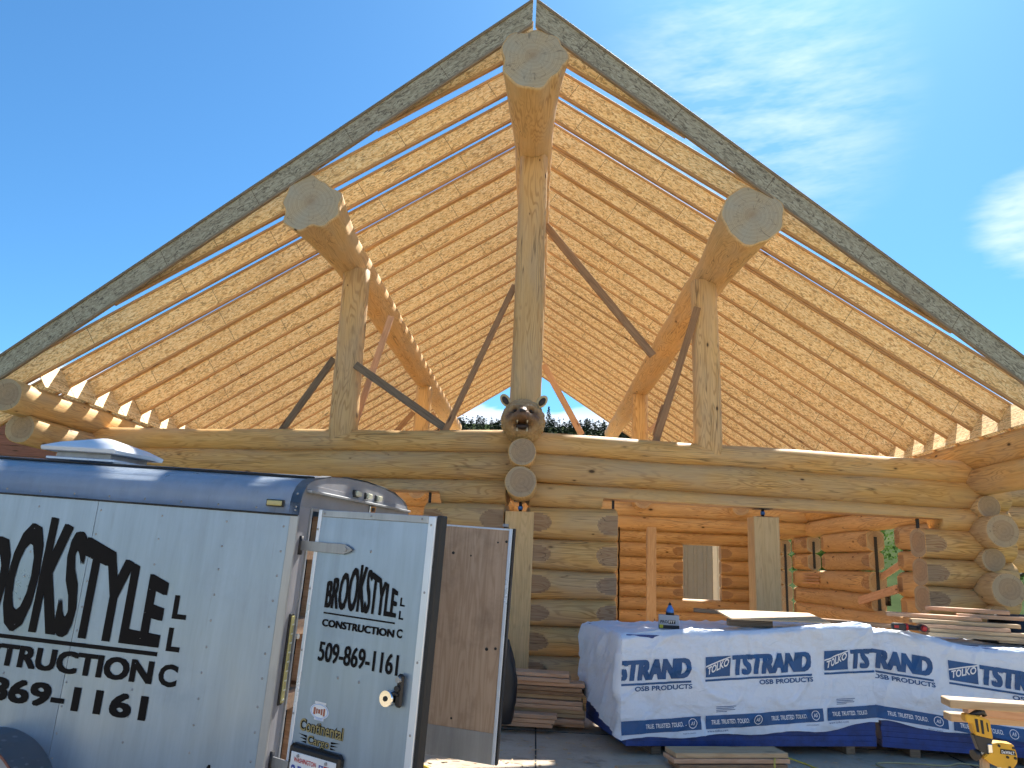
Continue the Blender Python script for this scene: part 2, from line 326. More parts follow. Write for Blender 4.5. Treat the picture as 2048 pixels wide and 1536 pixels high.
def ground_mats():
    m, nt, b = new_mat('concrete')
    tc = nt.nodes.new('ShaderNodeTexCoord'); v = tc.outputs['Object']
    n = noise_(nt, v, 1.3, 7.0, 0.65); n2 = noise_(nt, v, 22.0, 4.0, 0.6)
    c = mix(nt, ramp(nt, n, [(0.35, 0.0), (0.65, 1.0)]), (0.36, 0.285, 0.21), (0.52, 0.43, 0.33))
    c = mix(nt, ramp(nt, n2, [(0.6, 0.0), (0.75, 0.6)]), c, (0.08, 0.07, 0.06))
    c = mix(nt, ramp(nt, noise_(nt, v, 0.8, 5.0, 0.75, 0.4), [(0.54, 0.0), (0.70, 0.6)]), c, (0.58, 0.45, 0.28))
    c = mix(nt, ramp(nt, noise_(nt, mapping(nt, v, (1, 1, 1), (0, 0, 0), (7, 3, 0)), 1.7, 5.0, 0.7), [(0.56, 0.0), (0.68, 0.7)]), c, (0.17, 0.13, 0.095))
    nt.links.new(c, b.inputs['Base Color']); b.inputs['Roughness'].default_value = 0.85
    bump(nt, b, n2, 0.3, 0.005)
    m, nt, b = new_mat('earth')
    tc = nt.nodes.new('ShaderNodeTexCoord'); v = tc.outputs['Object']
    n = noise_(nt, v, 0.35, 6.0, 0.6); n2 = noise_(nt, v, 9.0, 6.0, 0.7)
    c = mix(nt, n2, (0.34, 0.26, 0.17), (0.50, 0.40, 0.27))
    sp = node(nt, 'ShaderNodeSeparateXYZ', None, Vector=v)
    far = node(nt, 'ShaderNodeMapRange', None, _0=math_(nt, 'ADD', math_(nt, 'ABSOLUTE', sp.outputs[0]), math_(nt, 'MULTIPLY', n, 4.0)), _1=8.4, _2=9.6).outputs[0]
    c = mix(nt, far, c, mix(nt, n2, (0.04, 0.065, 0.018), (0.09, 0.115, 0.035)))
    nt.links.new(c, b.inputs['Base Color']); b.inputs['Roughness'].default_value = 0.95
    b.inputs['Specular IOR Level'].default_value = 0.05
    bump(nt, b, n2, 0.4, 0.02)
    m, nt, b = new_mat('hillside')
    tc = nt.nodes.new('ShaderNodeTexCoord'); v = tc.outputs['Object']
    n = noise_(nt, v, 0.05, 8.0, 0.7)
    c = ramp(nt, n, [(0.35, (0.024, 0.04, 0.018)), (0.55, (0.05, 0.07, 0.03)), (0.7, (0.10, 0.11, 0.05))])
    nt.links.new(c, b.inputs['Base Color']); b.inputs['Roughness'].default_value = 0.95
    b.inputs['Specular IOR Level'].default_value = 0.0
ground_mats()
def tread_plate():
    m, nt, b = new_mat('tread_plate')
    v, o, r = obj_vec(nt, (0, 0, 0))
    vo = node(nt, 'ShaderNodeTexVoronoi', {'feature': 'F1'}, Vector=mapping(nt, v, (14, 14, 34), (0, 0.6, 0)), Scale=1.0, Randomness=0.15)
    d = ramp(nt, vo.outputs['Distance'], [(0.12, 1.0), (0.25, 0.0)])
    c = mix(nt, d, (0.36, 0.36, 0.38), (0.6, 0.6, 0.62))
    nt.links.new(c, b.inputs['Base Color']); b.inputs['Metallic'].default_value = 0.15; b.inputs['Roughness'].default_value = 0.42
    bump(nt, b, d, 0.6, 0.004)
tread_plate()

# ------------------------------------------------------------------ building helpers
def link(o, parent=None):
    COL.objects.link(o)
    if parent is not None: o.parent = parent
    return o
def tag(o, label=None, cat=None, group=None, kind=None):
    if label: o['label'] = label
    if cat: o['category'] = cat
    if group: o['group'] = group
    if kind: o['kind'] = kind
    return o
def empty(name, loc=(0, 0, 0), rz=0.0, parent=None):
    o = bpy.data.objects.new(name, None); o.empty_display_size = 0.1; link(o, parent)
    o.location = loc; o.rotation_euler = (0, 0, rz); return o
def mesh_obj(name, me, mats, parent=None, mw=None, smooth=False):
    if not isinstance(mats, (list, tuple)): mats = [mats]
    if not me.materials:
        for m in mats: me.materials.append(MATS[m])
    o = bpy.data.objects.new(name, me); link(o, parent)
    if mw is not None: o.matrix_local = mw
    if smooth: me.polygons.foreach_set('use_smooth', [True]*len(me.polygons))
    return o
def from_bm(bm, name='mesh'):
    me = bpy.data.meshes.new(name); bm.to_mesh(me); bm.free(); return me
def add_box(bm, lo, hi, mi=0, bev=0.0, mw=None):
    x0, y0, z0 = lo; x1, y1, z1 = hi
    vs = [bm.verts.new(p) for p in ((x0, y0, z0), (x1, y0, z0), (x1, y1, z0), (x0, y1, z0), (x0, y0, z1), (x1, y0, z1), (x1, y1, z1), (x0, y1, z1))]
    fs = [bm.faces.new([vs[i] for i in q]) for q in ((3, 2, 1, 0), (4, 5, 6, 7), (0, 1, 5, 4), (1, 2, 6, 5), (2, 3, 7, 6), (3, 0, 4, 7))]
    for f in fs: f.material_index = mi
    if bev > 0:
        es = list({e for f in fs for e in f.edges})
        r = bmesh.ops.bevel(bm, geom=es, offset=bev, segments=1, affect='EDGES', profile=0.5)
        vs = list({v for f in r['faces'] for v in f.verts} | {v for v in vs if v.is_valid})
        for f in r['faces']: f.material_index = mi
    if mw is not None: bmesh.ops.transform(bm, matrix=mw, verts=[v for v in vs if v.is_valid])
    return vs
def box(name, lo, hi, mat, parent=None, bev=0.004, mw=None):
    bm = bmesh.new(); add_box(bm, lo, hi, 0, bev)
    return mesh_obj(name, from_bm(bm, name), mat, parent, mw)
def frame_from(p0, p1, up=(0, 0, 1)):
    p0, p1 = Vector(p0), Vector(p1); x = (p1-p0).normalized(); u = Vector(up)
    y = u.cross(x)
    if y.length < 1e-4: y = Vector((0, 1, 0)).cross(x) if abs(x.y) < 0.9 else Vector((1, 0, 0))
    y.normalize(); z = x.cross(y)
    return Matrix(((x.x, y.x, z.x, p0.x), (x.y, y.y, z.y, p0.y), (x.z, y.z, z.z, p0.z), (0, 0, 0, 1)))
def board(name, p0, p1, w, t, mat, parent=None, up=(0, 0, 1), bev=0.003, twist=0.0):
    """plank from p0 to p1: w across, t thick along up"""
    L = (Vector(p1)-Vector(p0)).length
    mw = frame_from(p0, p1, up) @ Matrix.Rotation(twist, 4, 'X')
    return box(name, (0, -w/2, -t/2), (L, w/2, t/2), mat, parent, bev, mw)
def add_tube(bm, pts, r, seg=8, mi=0, cap=True):
    pts = [Vector(p) for p in pts]; rings = []
    for i, p in enumerate(pts):
        t = (pts[min(i+1, len(pts)-1)]-pts[max(i-1, 0)]).normalized()
        a = Vector((0, 0, 1)) if abs(t.z) < 0.9 else Vector((0, 1, 0))
        u = t.cross(a).normalized(); w = t.cross(u)
        rr = r[i] if isinstance(r, (list, tuple)) else r
        rings.append([bm.verts.new(p+rr*(math.cos(k*2*math.pi/seg)*u+math.sin(k*2*math.pi/seg)*w)) for k in range(seg)])
    for a, b_ in zip(rings, rings[1:]):
        for k in range(seg):
            f = bm.faces.new((a[k], a[(k+1) % seg], b_[(k+1) % seg], b_[k])); f.material_index = mi; f.smooth = True
    if cap:
        f = bm.faces.new(rings[0][::-1]); f.material_index = mi
        f = bm.faces.new(rings[-1]); f.material_index = mi
def tube(name, pts, r, mat, parent=None, seg=8, mw=None):
    bm = bmesh.new(); add_tube(bm, pts, r, seg); bmesh.ops.recalc_face_normals(bm, faces=bm.faces)
    return mesh_obj(name, from_bm(bm, name), mat, parent, mw)
def prism(bm, poly, axis_fn, d0, d1, mi=0):
    """extrude a 2D polygon; axis_fn(a, b, d) -> xyz"""
    A = [bm.verts.new(axis_fn(a, b_, d0)) for a, b_ in poly]; B = [bm.verts.new(axis_fn(a, b_, d1)) for a, b_ in poly]
    n = len(poly); fs = [bm.faces.new(A), bm.faces.new(B[::-1])]
    for i in range(n): fs.append(bm.faces.new((A[i], B[i], B[(i+1) % n], A[(i+1) % n])))
    for f in fs: f.material_index = mi
    return fs

def make_log(name, p0, p1, r0, r1, parent, mat='log_exterior', end='end_fresh', flat0=False, flat1=False, zcut=None, seed=None,
             lumpy0=0.0, slab=None, up=(0, 0, 1), seg=26, bow=0.006, flare=None, rise=0.0):
    """a peeled log from p0 to p1; local X is its axis, local Y points across, local Z up.
    flat0/flat1: the ends are planed flat for a door or window buck; zcut=(x0, x1, z): sawn flat below z between x0 and x1."""
    P0, P1 = Vector(p0), Vector(p1); L = (P1-P0).length
    rnd = random.Random(seed if seed is not None else hash((round(P0.x, 2), round(P0.y, 2), round(P0.z, 2))) & 0xffff)
    so = Vector((rnd.uniform(0, 90), rnd.uniform(0, 90), rnd.uniform(0, 90)))
    if flat0 or flat1: seg = 52
    xs = set(); n = max(2, int(L/0.3))
    for i in range(n+1): xs.add(round(L*i/n, 4))
    for fl, base, sg in ((flat0, 0.0, 1), (flat1, L, -1)):
        if fl:
            for k in range(1, 24): xs.add(round(base+sg*k*0.0125, 4))
    if lumpy0:
        for k in range(1, 14): xs.add(round(k*0.06, 4))
    if zcut:
        for q in (zcut[0]-0.004, zcut[0]+0.004, zcut[1]-0.004, zcut[1]+0.004): xs.add(round(q, 4))
    xs = sorted({min(x, L) for x in xs if -1e-3 <= x <= L+1e-3})
    xs = [x for i, x in enumerate(xs) if i == 0 or x-xs[i-1] > 1e-4]
    bm = bmesh.new(); rings = []; cl = {}
    p1s, p2s, p3s = rnd.uniform(0, 6), rnd.uniform(0, 6), rnd.uniform(0, 6)
    for x in xs:
        t = x/L; r = r0+(r1-r0)*t; ring = []
        if flare: r = r1+(flare-r1)*(1-t)*0.12+(r0-flare)*max(0.0, 1-x/1.7)**1.2+(flare-r1)*0.88*(1-t)
        by = bow*math.sin(3.0*x+p1s); bz = bow*math.sin(2.3*x+p2s)+rise*min(1.0, x/1.7)
        for k in range(seg):
            a = 2*math.pi*k/seg
            rr = r*(1+0.022*noise.noise(so+Vector((x*0.9, math.cos(a)*1.3, math.sin(a)*1.3)))*1.6)
            if lumpy0:
                fl_ = max(0.0, 1-x/1.5)**1.5
                rr *= 1+lumpy0*fl_*(0.75*math.sin(3*a+p1s)+0.55*math.sin(5*a+p2s)+0.4*math.sin(9*a+p3s)+0.35*noise.noise(so+Vector((0, math.cos(a)*4, math.sin(a)*4))))+0.06*fl_
            y = rr*math.cos(a)+by; z = rr*math.sin(a)+bz; c = False
            for fl, dist in ((flat0, x), (flat1, L-x)):
                if fl:
                    lim = r*(0.79+0.24*(max(0.0, dist-0.11)/0.17)**2)
                    if abs(y) > lim: y = math.copysign(lim, y); c = True
            if zcut and zcut[0] <= x <= zcut[1] and z < zcut[2]: z = zcut[2]; c = True
            if slab and abs(y) > slab*r: y = math.copysign(slab*r, y)
            v = bm.verts.new((x, y, z)); ring.append(v)
            if c: cl[v] = True
        rings.append(ring)
    for A, B in zip(rings, rings[1:]):
        for k in range(seg):
            q = (A[k], B[k], B[(k+1) % seg], A[(k+1) % seg])
            f = bm.faces.new(q); f.smooth = True
            if all(v in cl for v in q): f.material_index = 2; f.smooth = False
    for ring, x, sg in ((rings[0], 0.0, -1), (rings[-1], L, 1)):
        inner = [bm.verts.new((v.co.x+sg*0.006, v.co.y*0.955, v.co.z*0.955)) for v in ring]
        c = bm.verts.new((x+sg*0.008, 0, 0))
        for k in range(seg):
            a, b_, ia, ib = ring[k], ring[(k+1) % seg], inner[k], inner[(k+1) % seg]
            f = bm.faces.new((a, b_, ib, ia) if sg < 0 else (b_, a, ia, ib)); f.material_index = 0
            f = bm.faces.new((ia, ib, c) if sg < 0 else (ib, ia, c)); f.material_index = 1
    bmesh.ops.recalc_face_normals(bm, faces=bm.faces)
    return mesh_obj(name, from_bm(bm, name), [mat, end, 'cut_face'], parent, frame_from(P0, P1, up))

# lettering: the built-in typeface as flat vinyl or ink, fitted to a rectangle
_TX = {}
def text2d(s, bold=0.0, shear=0.0, spacing=1.0):
    key = (s, bold, shear, spacing)
    if key not in _TX:
        cu = bpy.data.curves.new('type', 'FONT'); cu.body = s; cu.offset = bold; cu.shear = shear; cu.fill_mode = 'FRONT'; cu.resolution_u = 3; cu.space_character = spacing
        o = bpy.data.objects.new('type', cu); COL.objects.link(o); bpy.context.view_layer.update()
        me = bpy.data.meshes.new_from_object(o.evaluated_get(bpy.context.evaluated_depsgraph_get()))
        V = [v.co.copy() for v in me.vertices]; F = [tuple(p.vertices) for p in me.polygons]
        bpy.data.objects.remove(o); bpy.data.curves.remove(cu); bpy.data.meshes.remove(me)
        x0 = min(v.x for v in V); x1 = max(v.x for v in V); y0 = min(v.y for v in V); y1 = max(v.y for v in V)
        _TX[key] = ([((v.x-x0)/(x1-x0), (v.y-y0)/(y1-y0)) for v in V], F)
    return _TX[key]
def add_text(bm, s, x0, x1, y0, y1, fn, bold=0.02, shear=0.0, warp=None, maxlen=None, mi=0, spacing=1.0, xr=None):
    """write s into the rectangle x0..x1, y0..y1; fn(x, y) -> xyz; xr clips"""
    V, F = text2d(s, bold, shear, spacing)
    t = bmesh.new(); vs = []
    for a, b_ in V:
        if warp: b_ = warp(a, b_)
        vs.append(t.verts.new((x0+a*(x1-x0), y0+b_*(y1-y0), 0)))
    for f in F:
        try: t.faces.new([vs[i] for i in f])
        except ValueError: pass
    if xr:
        for xc, nx in ((xr[0], -1), (xr[1], 1)):
            bmesh.ops.bisect_plane(t, geom=t.verts[:]+t.edges[:]+t.faces[:], plane_co=(xc, 0, 0), plane_no=(nx, 0, 0), clear_outer=True)
    if maxlen:
        for _ in range(5):
            es = [e for e in t.edges if e.calc_length() > maxlen]
            if not es: break
            bmesh.ops.subdivide_edges(t, edges=es, cuts=1); bmesh.ops.triangulate(t, faces=[f for f in t.faces if len(f.verts) > 3])
    mp = {v: bm.verts.new(fn(v.co.x, v.co.y)) for v in t.verts}
    for f in t.faces:
        try: nf = bm.faces.new([mp[v] for v in f.verts]); nf.material_index = mi
        except ValueError: pass
    t.free()
def heavy(bm, s, x0, x1, y0, y1, fn, e, *a, **k):
    """the same letters struck several times a hair apart, for a heavy face"""
    for i, (dx, dy) in enumerate(((0, 0), (e, 0), (-e, 0), (0, e*0.6), (0, -e*0.6), (e, e*0.6), (-e, e*0.6), (e, -e*0.6), (-e, -e*0.6))):
        lift = Vector((0, -0.00018*i, 0))
        add_text(bm, s, x0+e, x1-e, y0+e*0.6, y1-e*0.6, lambda x, y, dx=dx, dy=dy, lift=lift: Vector(fn(x+dx, y+dy))+lift, *a, **k)
def add_rect(bm, x0, x1, y0, y1, fn, mi=0, step=None):
    nx = max(1, int(math.ceil(abs(x1-x0)/step))) if step else 1; ny = max(1, int(math.ceil(abs(y1-y0)/step))) if step else 1
    g = [[bm.verts.new(fn(x0+(x1-x0)*i/nx, y0+(y1-y0)*j/ny)) for j in range(ny+1)] for i in range(nx+1)]
    for i in range(nx):
        for j in range(ny):
            f = bm.faces.new((g[i][j], g[i+1][j], g[i+1][j+1], g[i][j+1])); f.material_index = mi
def add_ring(bm, cx, cy, r0, r1, fn, mi=0, n=28):
    A = [bm.verts.new(fn(cx+r0*math.cos(2*math.pi*k/n), cy+r0*math.sin(2*math.pi*k/n))) for k in range(n)]
    B = [bm.verts.new(fn(cx+r1*math.cos(2*math.pi*k/n), cy+r1*math.sin(2*math.pi*k/n))) for k in range(n)]
    for k in range(n):
        f = bm.faces.new((A[k], B[k], B[(k+1) % n], A[(k+1) % n])); f.material_index = mi
ORD = ['topmost', 'second from the top', 'third from the top', 'fourth from the top', 'fifth from the top', 'sixth from the top', 'seventh from the top',
       'eighth from the top', 'ninth from the top', 'tenth from the top', 'eleventh from the top', 'twelfth from the top', 'thirteenth from the top', 'fourteenth from the top', 'lowest']
# ------------------------------------------------------------------ ground and hills
def terrain():
    bm = bmesh.new(); n = 90; S = 420.0
    g = []
    for i in range(n+1):
        row = []
        for j in range(n+1):
            x = (i/n*2-1); y = (j/n*2-1)
            x = math.copysign(abs(x)**1.8, x)*S; y = math.copysign(abs(y)**1.8, y)*S
            row.append(bm.verts.new((x, y, -0.012)))
        g.append(row)
    for i in range(n):
        for j in range(n): bm.faces.new((g[i][j], g[i+1][j], g[i+1][j+1], g[i][j+1]))
    tag(mesh_obj('ground', from_bm(bm, 'ground'), 'earth'), kind='structure')
    # concrete pad under and before the house
    bm = bmesh.new(); add_box(bm, (-7.0, 5.3, -0.2), (6.8, 21.2, 0.0), 0, 0.0)
    pad = tag(mesh_obj('concrete_pad', from_bm(bm, 'concrete_pad'), 'concrete'), kind='structure')
    bm = bmesh.new(); add_box(bm, (-5.8, 10.6, 0.001), (5.8, 19.8, 0.02)); tag(mesh_obj('floor', from_bm(bm, 'floor'), 'pale_lumber'), kind='structure')  # unseen tan plywood sheet, added to bounce warm light up into the roof
    rnd = random.Random(31); bm = bmesh.new()
    for k in range(1500):
        x, y = rnd.uniform(-0.6, 5.6), 5.6+rnd.random()**0.8*3.0; a = rnd.uniform(0, 6.28); L, w = rnd.uniform(0.006, 0.035), rnd.uniform(0.003, 0.010); z = rnd.uniform(0.003, 0.009)
        e, f_ = Vector((math.cos(a), math.sin(a), rnd.uniform(-.15, .15)))*L, Vector((-math.sin(a), math.cos(a), rnd.uniform(-.1, .3)))*w; c = Vector((x, y, z))
        bm.faces.new([bm.verts.new(c-e-f_), bm.verts.new(c+e-f_), bm.verts.new(c+e+f_), bm.verts.new(c-e+f_)])
    tag(mesh_obj('wood_chips', from_bm(bm, 'wood_chips'), 'pale_lumber'), 'wood chips and shavings scattered on the concrete pad', 'wood chips', kind='stuff')
    # the saw-cut joints of the pad
    for k, (a, b_) in enumerate((((0.3, 5.35), (0.3, 8.7)), ((-6.9, 7.9), (6.7, 7.9)), ((4.2, 5.35), (4.2, 8.7)))):
        L = math.hypot(b_[0]-a[0], b_[1]-a[1])
        board('control_joint', (a[0], a[1], 0.003), (b_[0], b_[1], 0.003), 0.012, 0.004, 'box_black', pad, bev=0)
terrain()
def hill_z(x, y):
    z = 0.222*max(0.0, y-42.0)
    cap = 50.0+2.2*noise.noise(Vector((x*0.02, 0.3, 3.1)))+2.6*math.sin(-x*0.045-0.2)*(1 if abs(x) < 140 else 0.4)
    if z > cap: z = cap+(z-cap)*0.04
    return z+0.8*noise.noise(Vector((x*0.05, y*0.05, 0)))*min(1.0, max(0.0, y-42)/20)
def hills():
    bm = bmesh.new(); g = []
    nx, ny = 90, 46
    for i in range(nx+1):
        row = []
        for j in range(ny+1):
            x = -380+760*i/nx; y = 32+(j/ny)**1.3*420
            row.append(bm.verts.new((x, y, hill_z(x, y)-0.05)))
        g.append(row)
    for i in range(nx):
        for j in range(ny): f = bm.faces.new((g[i][j], g[i+1][j], g[i+1][j+1], g[i][j+1])); f.smooth = True
    tag(mesh_obj('hill', from_bm(bm, 'hill'), 'hillside'), kind='structure')
hills()
def conifer_geo(bm, base, h, w, rnd, n, mi=0, dense=1.0):
    for k in range(n):
        t = rnd.random()**0.8; z = h*(0.16+0.84*t); rad = w*(1-t)**0.85*(0.35+0.65*rnd.random()); a = rnd.uniform(0, 6.283)
        c = Vector((base[0]+rad*math.cos(a), base[1]+rad*math.sin(a), base[2]+z-0.25*rad))
        s = h*0.035*rnd.uniform(0.6, 1.6)*dense
        d = Vector((math.cos(a), math.sin(a), rnd.uniform(-0.5, 0.3))).normalized(); e = Vector((-math.sin(a), math.cos(a), rnd.uniform(-0.3, 0.3))).normalized()
        v = [bm.verts.new(c-d*s*1.2-e*s*0.55), bm.verts.new(c-d*s*0.3+e*s*0.8), bm.verts.new(c+d*s*1.7+e*rnd.uniform(-.3, .3)*s)]
        f = bm.faces.new(v); f.material_index = mi
def forest():
    rnd = random.Random(4); bm = bmesh.new()
    for k in range(1900):
        y = rnd.uniform(150, 250); x = rnd.uniform(-0.22, 0.28)*y
        if rnd.random() < 0.2+0.5*noise.noise(Vector((x*0.03, y*0.03, 9))): continue
        h = rnd.uniform(2.2, 4.6)
        conifer_geo(bm, (x, y, hill_z(x, y)-0.3), h, h*0.24, rnd, 26, 0, 2.2)
    tag(mesh_obj('forest', from_bm(bm, 'forest'), 'forest'), 'distant dark conifer wood covering the hill behind the open gable', 'forest', kind='stuff')
forest()
def pine(px, py, h, w, label, rnd, n=700, bare=0.35):
    z0 = hill_z(px, py)-0.3
    root = empty('pine_tree', (px, py, z0)); tag(root, label, 'tree', 'pines on the hillside')
    tube('trunk', [(0, 0, 0), (0.05, 0, h*0.5), (0, 0.05, h*0.98)], [h*0.022, h*0.014, h*0.003], 'bark', root, 7)
    bm = bmesh.new()
    for t in range(26):
        z = h*(bare+(1-bare)*t/26); a0 = rnd.uniform(0, 6.28)
        for q in range(3):
            a = a0+q*2.1+rnd.uniform(-.4, .4); L = w*(1.02-(t/26)**1.3)*rnd.uniform(0.45, 1.1)
            for s in range(int(n/78)):
                u = rnd.uniform(0.25, 1.0); c = Vector((math.cos(a)*L*u, math.sin(a)*L*u, z+L*0.12*u+rnd.uniform(-.1, .1)*w*0.5))
                k = h*0.022*rnd.uniform(0.6, 1.5)
                d = Vector((rnd.uniform(-1, 1), rnd.uniform(-1, 1), rnd.uniform(-0.6, 0.6))).normalized(); e = d.cross(Vector((rnd.uniform(-1, 1), rnd.uniform(-1, 1), 1))).normalized()
                bm.faces.new([bm.verts.new(c-d*k), bm.verts.new(c+e*k*0.8), bm.verts.new(c+d*k*1.3)])
    mesh_obj('crown', from_bm(bm, 'crown'), 'pine_needles', root)
_r = random.Random(12)
pine(2.35, 212, 8.6, 1.7, 'tall thin pine on the skyline just right of the bear carving', _r, 900, 0.18)
pine(13.4, 212, 5.6, 1.3, 'mid-height pine right of the thin brace in the far gable', _r)
pine(18.2, 212, 5.2, 1.2, 'short pine nearest the right purlin in the far gable', _r)
def leafy(name, label, x, y, h, w, n, rnd, z0=0.0, mat='leaf_green', cat='tree', group=None, bushy=False):
    root = empty(name, (x, y, z0)); tag(root, label, cat, group)
    if not bushy:
        bm = bmesh.new(); add_tube(bm, [(0, 0, -0.1), (0.1, 0.05, h*0.3), (0.02, -0.1, h*0.75)], [h*0.03, h*0.022, h*0.006], 8)
        for k in range(7):
            a = k*2.4; z = h*(0.25+0.07*k); L = w*0.8
            add_tube(bm, [(0.05, 0, z), (math.cos(a)*L*0.5, math.sin(a)*L*0.5, z+h*0.1), (math.cos(a)*L, math.sin(a)*L, z+h*0.16)], [h*0.011, h*0.008, h*0.003], 6)
        mesh_obj('trunk', from_bm(bm, 'trunk'), 'bark', root)
    bm = bmesh.new(); clumps = []
    for k in range(26):
        t = rnd.random(); a = rnd.uniform(0, 6.28); rr = w*math.sqrt(rnd.random())*(1-0.5*t)
        clumps.append((Vector((rr*math.cos(a), rr*math.sin(a), h*((0.05 if bushy else 0.28)+(0.9 if bushy else 0.7)*t))), w*rnd.uniform(0.22, 0.42)))
    for k in range(n):
        c, s = clumps[k % len(clumps)]
        p = c+Vector((rnd.gauss(0, 0.5), rnd.gauss(0, 0.5), rnd.gauss(0, 0.42)))*s
        q = rnd.uniform(0.5, 1.2)*0.055*(1+h*0.12)
        d = Vector((rnd.uniform(-1, 1), rnd.uniform(-1, 1), rnd.uniform(-1, 1))).normalized(); e = d.cross(Vector((0.3, 0.7, 0.5))).normalized()
        bm.faces.new([bm.verts.new(p-d*q), bm.verts.new(p+e*q*0.6), bm.verts.new(p+d*q), bm.verts.new(p-e*q*0.6)])
    mesh_obj('crown', from_bm(bm, 'crown'), mat, root)
leafy('leafy_tree', 'dense green tree seen through the larger window in the right wall', 14.0, 24.0, 5.6, 2.6, 5200, _r, group='trees right of the house')
leafy('leafy_tree', 'leafy tree behind the narrow doorway in the right wall', 13.5, 34.5, 6.2, 2.6, 4200, _r, group='trees right of the house')
leafy('leafy_tree', 'green tree showing past the log ends at the right picture edge', 14.5, 19.0, 4.2, 2.0, 4200, _r, group='trees right of the house')
def grass():
    rnd = random.Random(5); bm = bmesh.new()
    for k in range(16000):
        x = 7.4+rnd.random()**1.3*9; y = rnd.uniform(11, 36); h = rnd.uniform(0.08, 0.26); a = rnd.uniform(0, 6.28); w = 0.010
        dx, dy = math.cos(a)*w, math.sin(a)*w; bx, by = rnd.uniform(-.08, .08), rnd.uniform(-.08, .08)
        bm.faces.new([bm.verts.new((x-dx, y-dy, -0.02)), bm.verts.new((x+dx, y+dy, -0.02)), bm.verts.new((x+bx, y+by, h))])
    tag(mesh_obj('grass', from_bm(bm, 'grass'), 'grass_blade'), 'sunlit green grass outside the right wall openings', 'grass', kind='stuff')
grass()

# ------------------------------------------------------------------ the log house
HOUSE = empty('log_house', (0, 9.05, 0))
tag(HOUSE, 'log house under construction with bare I-joist roof and carved bear head', 'house')
HM = Matrix.Translation((0, -9.05, 0))      # the house's parts are laid out in world metres
def hlog(name, p0, p1, r0, r1=None, **k):
    a = Vector(p0)+Vector((0, -9.05, 0)); b_ = Vector(p1)+Vector((0, -9.05, 0))
    return make_log(name, a, b_, r0, r0 if r1 is None else r1, HOUSE, **k)
def hboard(name, p0, p1, w, t, mat, up=(0, -1, 0), **k):
    return board(name, Vector(p0)+Vector((0, -9.05, 0)), Vector(p1)+Vector((0, -9.05, 0)), w, t, mat, HOUSE, up, **k)
PROW = 0.198                                  # the front is a shallow prow
FB = [-0.08, 0.25, 0.57, 0.89, 1.20, 1.53, 1.88, 2.25, 2.545, 2.88, 3.14]
def fy(x): return 9.05+PROW*abs(x)
rl = random.Random(21)
for sd in (-1, 1):
    def fl(x): return (sd*x, fy(x))
    inner, jamb0, jamb1, tail = 0.13, (1.17 if sd > 0 else 1.10), (5.17 if sd > 0 else 5.05), 6.42
    for i in range(10):
        z = (FB[i]+FB[i+1])/2; r = (FB[i+1]-FB[i])/2*1.05; q = rl.uniform(-0.012, 0.012)
        if i == 8: r = 0.186
        if i < 7:
            for a, b_, f0, f1 in ((inner, jamb0, True, True), (jamb1, tail, True, False)):
                A, B = fl(a), fl(b_)
                hlog('wall_log', (*A, z), (*B, z), r+q, r-q, flat0=f0, flat1=f1)
        elif i == 7:
            A, B = fl(0.125), fl(tail)
            k = 1/math.cos(math.atan(PROW))
            hlog('wall_log', (*A, z), (*B, z), r+q, r-q, zcut=((jamb0-0.30)*k, (jamb1+0.14)*k, 2.385-z), flat0=False)
        else:
            A, B = fl(-0.02), fl(tail)
            hlog('wall_log', (*A, z), (*B, z), (0.142 if i == 9 else r)-q*0.5, (0.165 if i == 9 else r)+q, flat0=False)
# side walls, with tails that run past the corners
SZ = [0.26, 0.57, 0.89, 1.20, 1.535, 1.89, 2.24, 2.56, 2.90, 3.24]
OPEN = {1: [(12.3, 13.35, 1.08, 2.32), (15.5, 16.3, 1.74, 2.32), (17.25, 18.15, 0.0, 2.32)], -1: []}
for sd in (-1, 1):
    for i, z in enumerate(SZ):
        big = i % 2 == 0
        r0, r1 = ((0.205, 0.165) if big else (0.148, 0.19))
        y0 = 9.73 if big else 9.97
        if i == 7: r0, r1 = 0.15, 0.18
        if i >= 8: r0, r1 = (0.185, 0.185) if i == 8 else (0.20, 0.19)
        if i == 8: y0 = 8.77
        if i == 9: y0 = 8.42
        y1 = 22.9 if i >= 8 else 20.45
        cuts = [(a, b_) for a, b_, lo, hi in OPEN[sd] if lo < z < hi]
        ys = [y0]+[c for p in cuts for c in p]+[y1]
        for k in range(0, len(ys), 2):
            a, b_ = ys[k], ys[k+1]; ra = r0+(r1-r0)*(a-y0)/(y1-y0); rb = r0+(r1-r0)*(b_-y0)/(y1-y0)
            hlog('wall_log', (sd*6.05, a, z), (sd*6.05, b_, z), ra, rb, flat0=k > 0, flat1=k+2 < len(ys),
                 mat='log_exterior' if i >= 8 else 'log_interior', end='end_fresh')
# dark key slots in the jambs
for sd, y, zs in ((1, 12.3, (1.08, 2.3)), (1, 13.35, (1.08, 2.3)), (1, 15.5, (1.75, 2.3)), (1, 16.3, (1.75, 2.3)), (1, 17.25, (0.1, 2.3)), (1, 18.15, (0.1, 2.3))):
    s = 1 if y in (12.3, 15.5, 17.25) else -1
    hboard('key_slot', (6.05, y+s*0.004, zs[0]), (6.05, y+s*0.004, zs[1]), 0.05, 0.03, 'box_black', up=(0, 1, 0), bev=0)
for sd, x, s in ((1, 5.17, 1), (1, 1.17, -1), (-1, 1.10, -1)):
    hboard('key_slot', (sd*(x+s*0.012), fy(x), 0.0), (sd*(x+s*0.012), fy(x), 2.38), 0.035, 0.03, 'box_black', up=(1, 0, 0), bev=0)
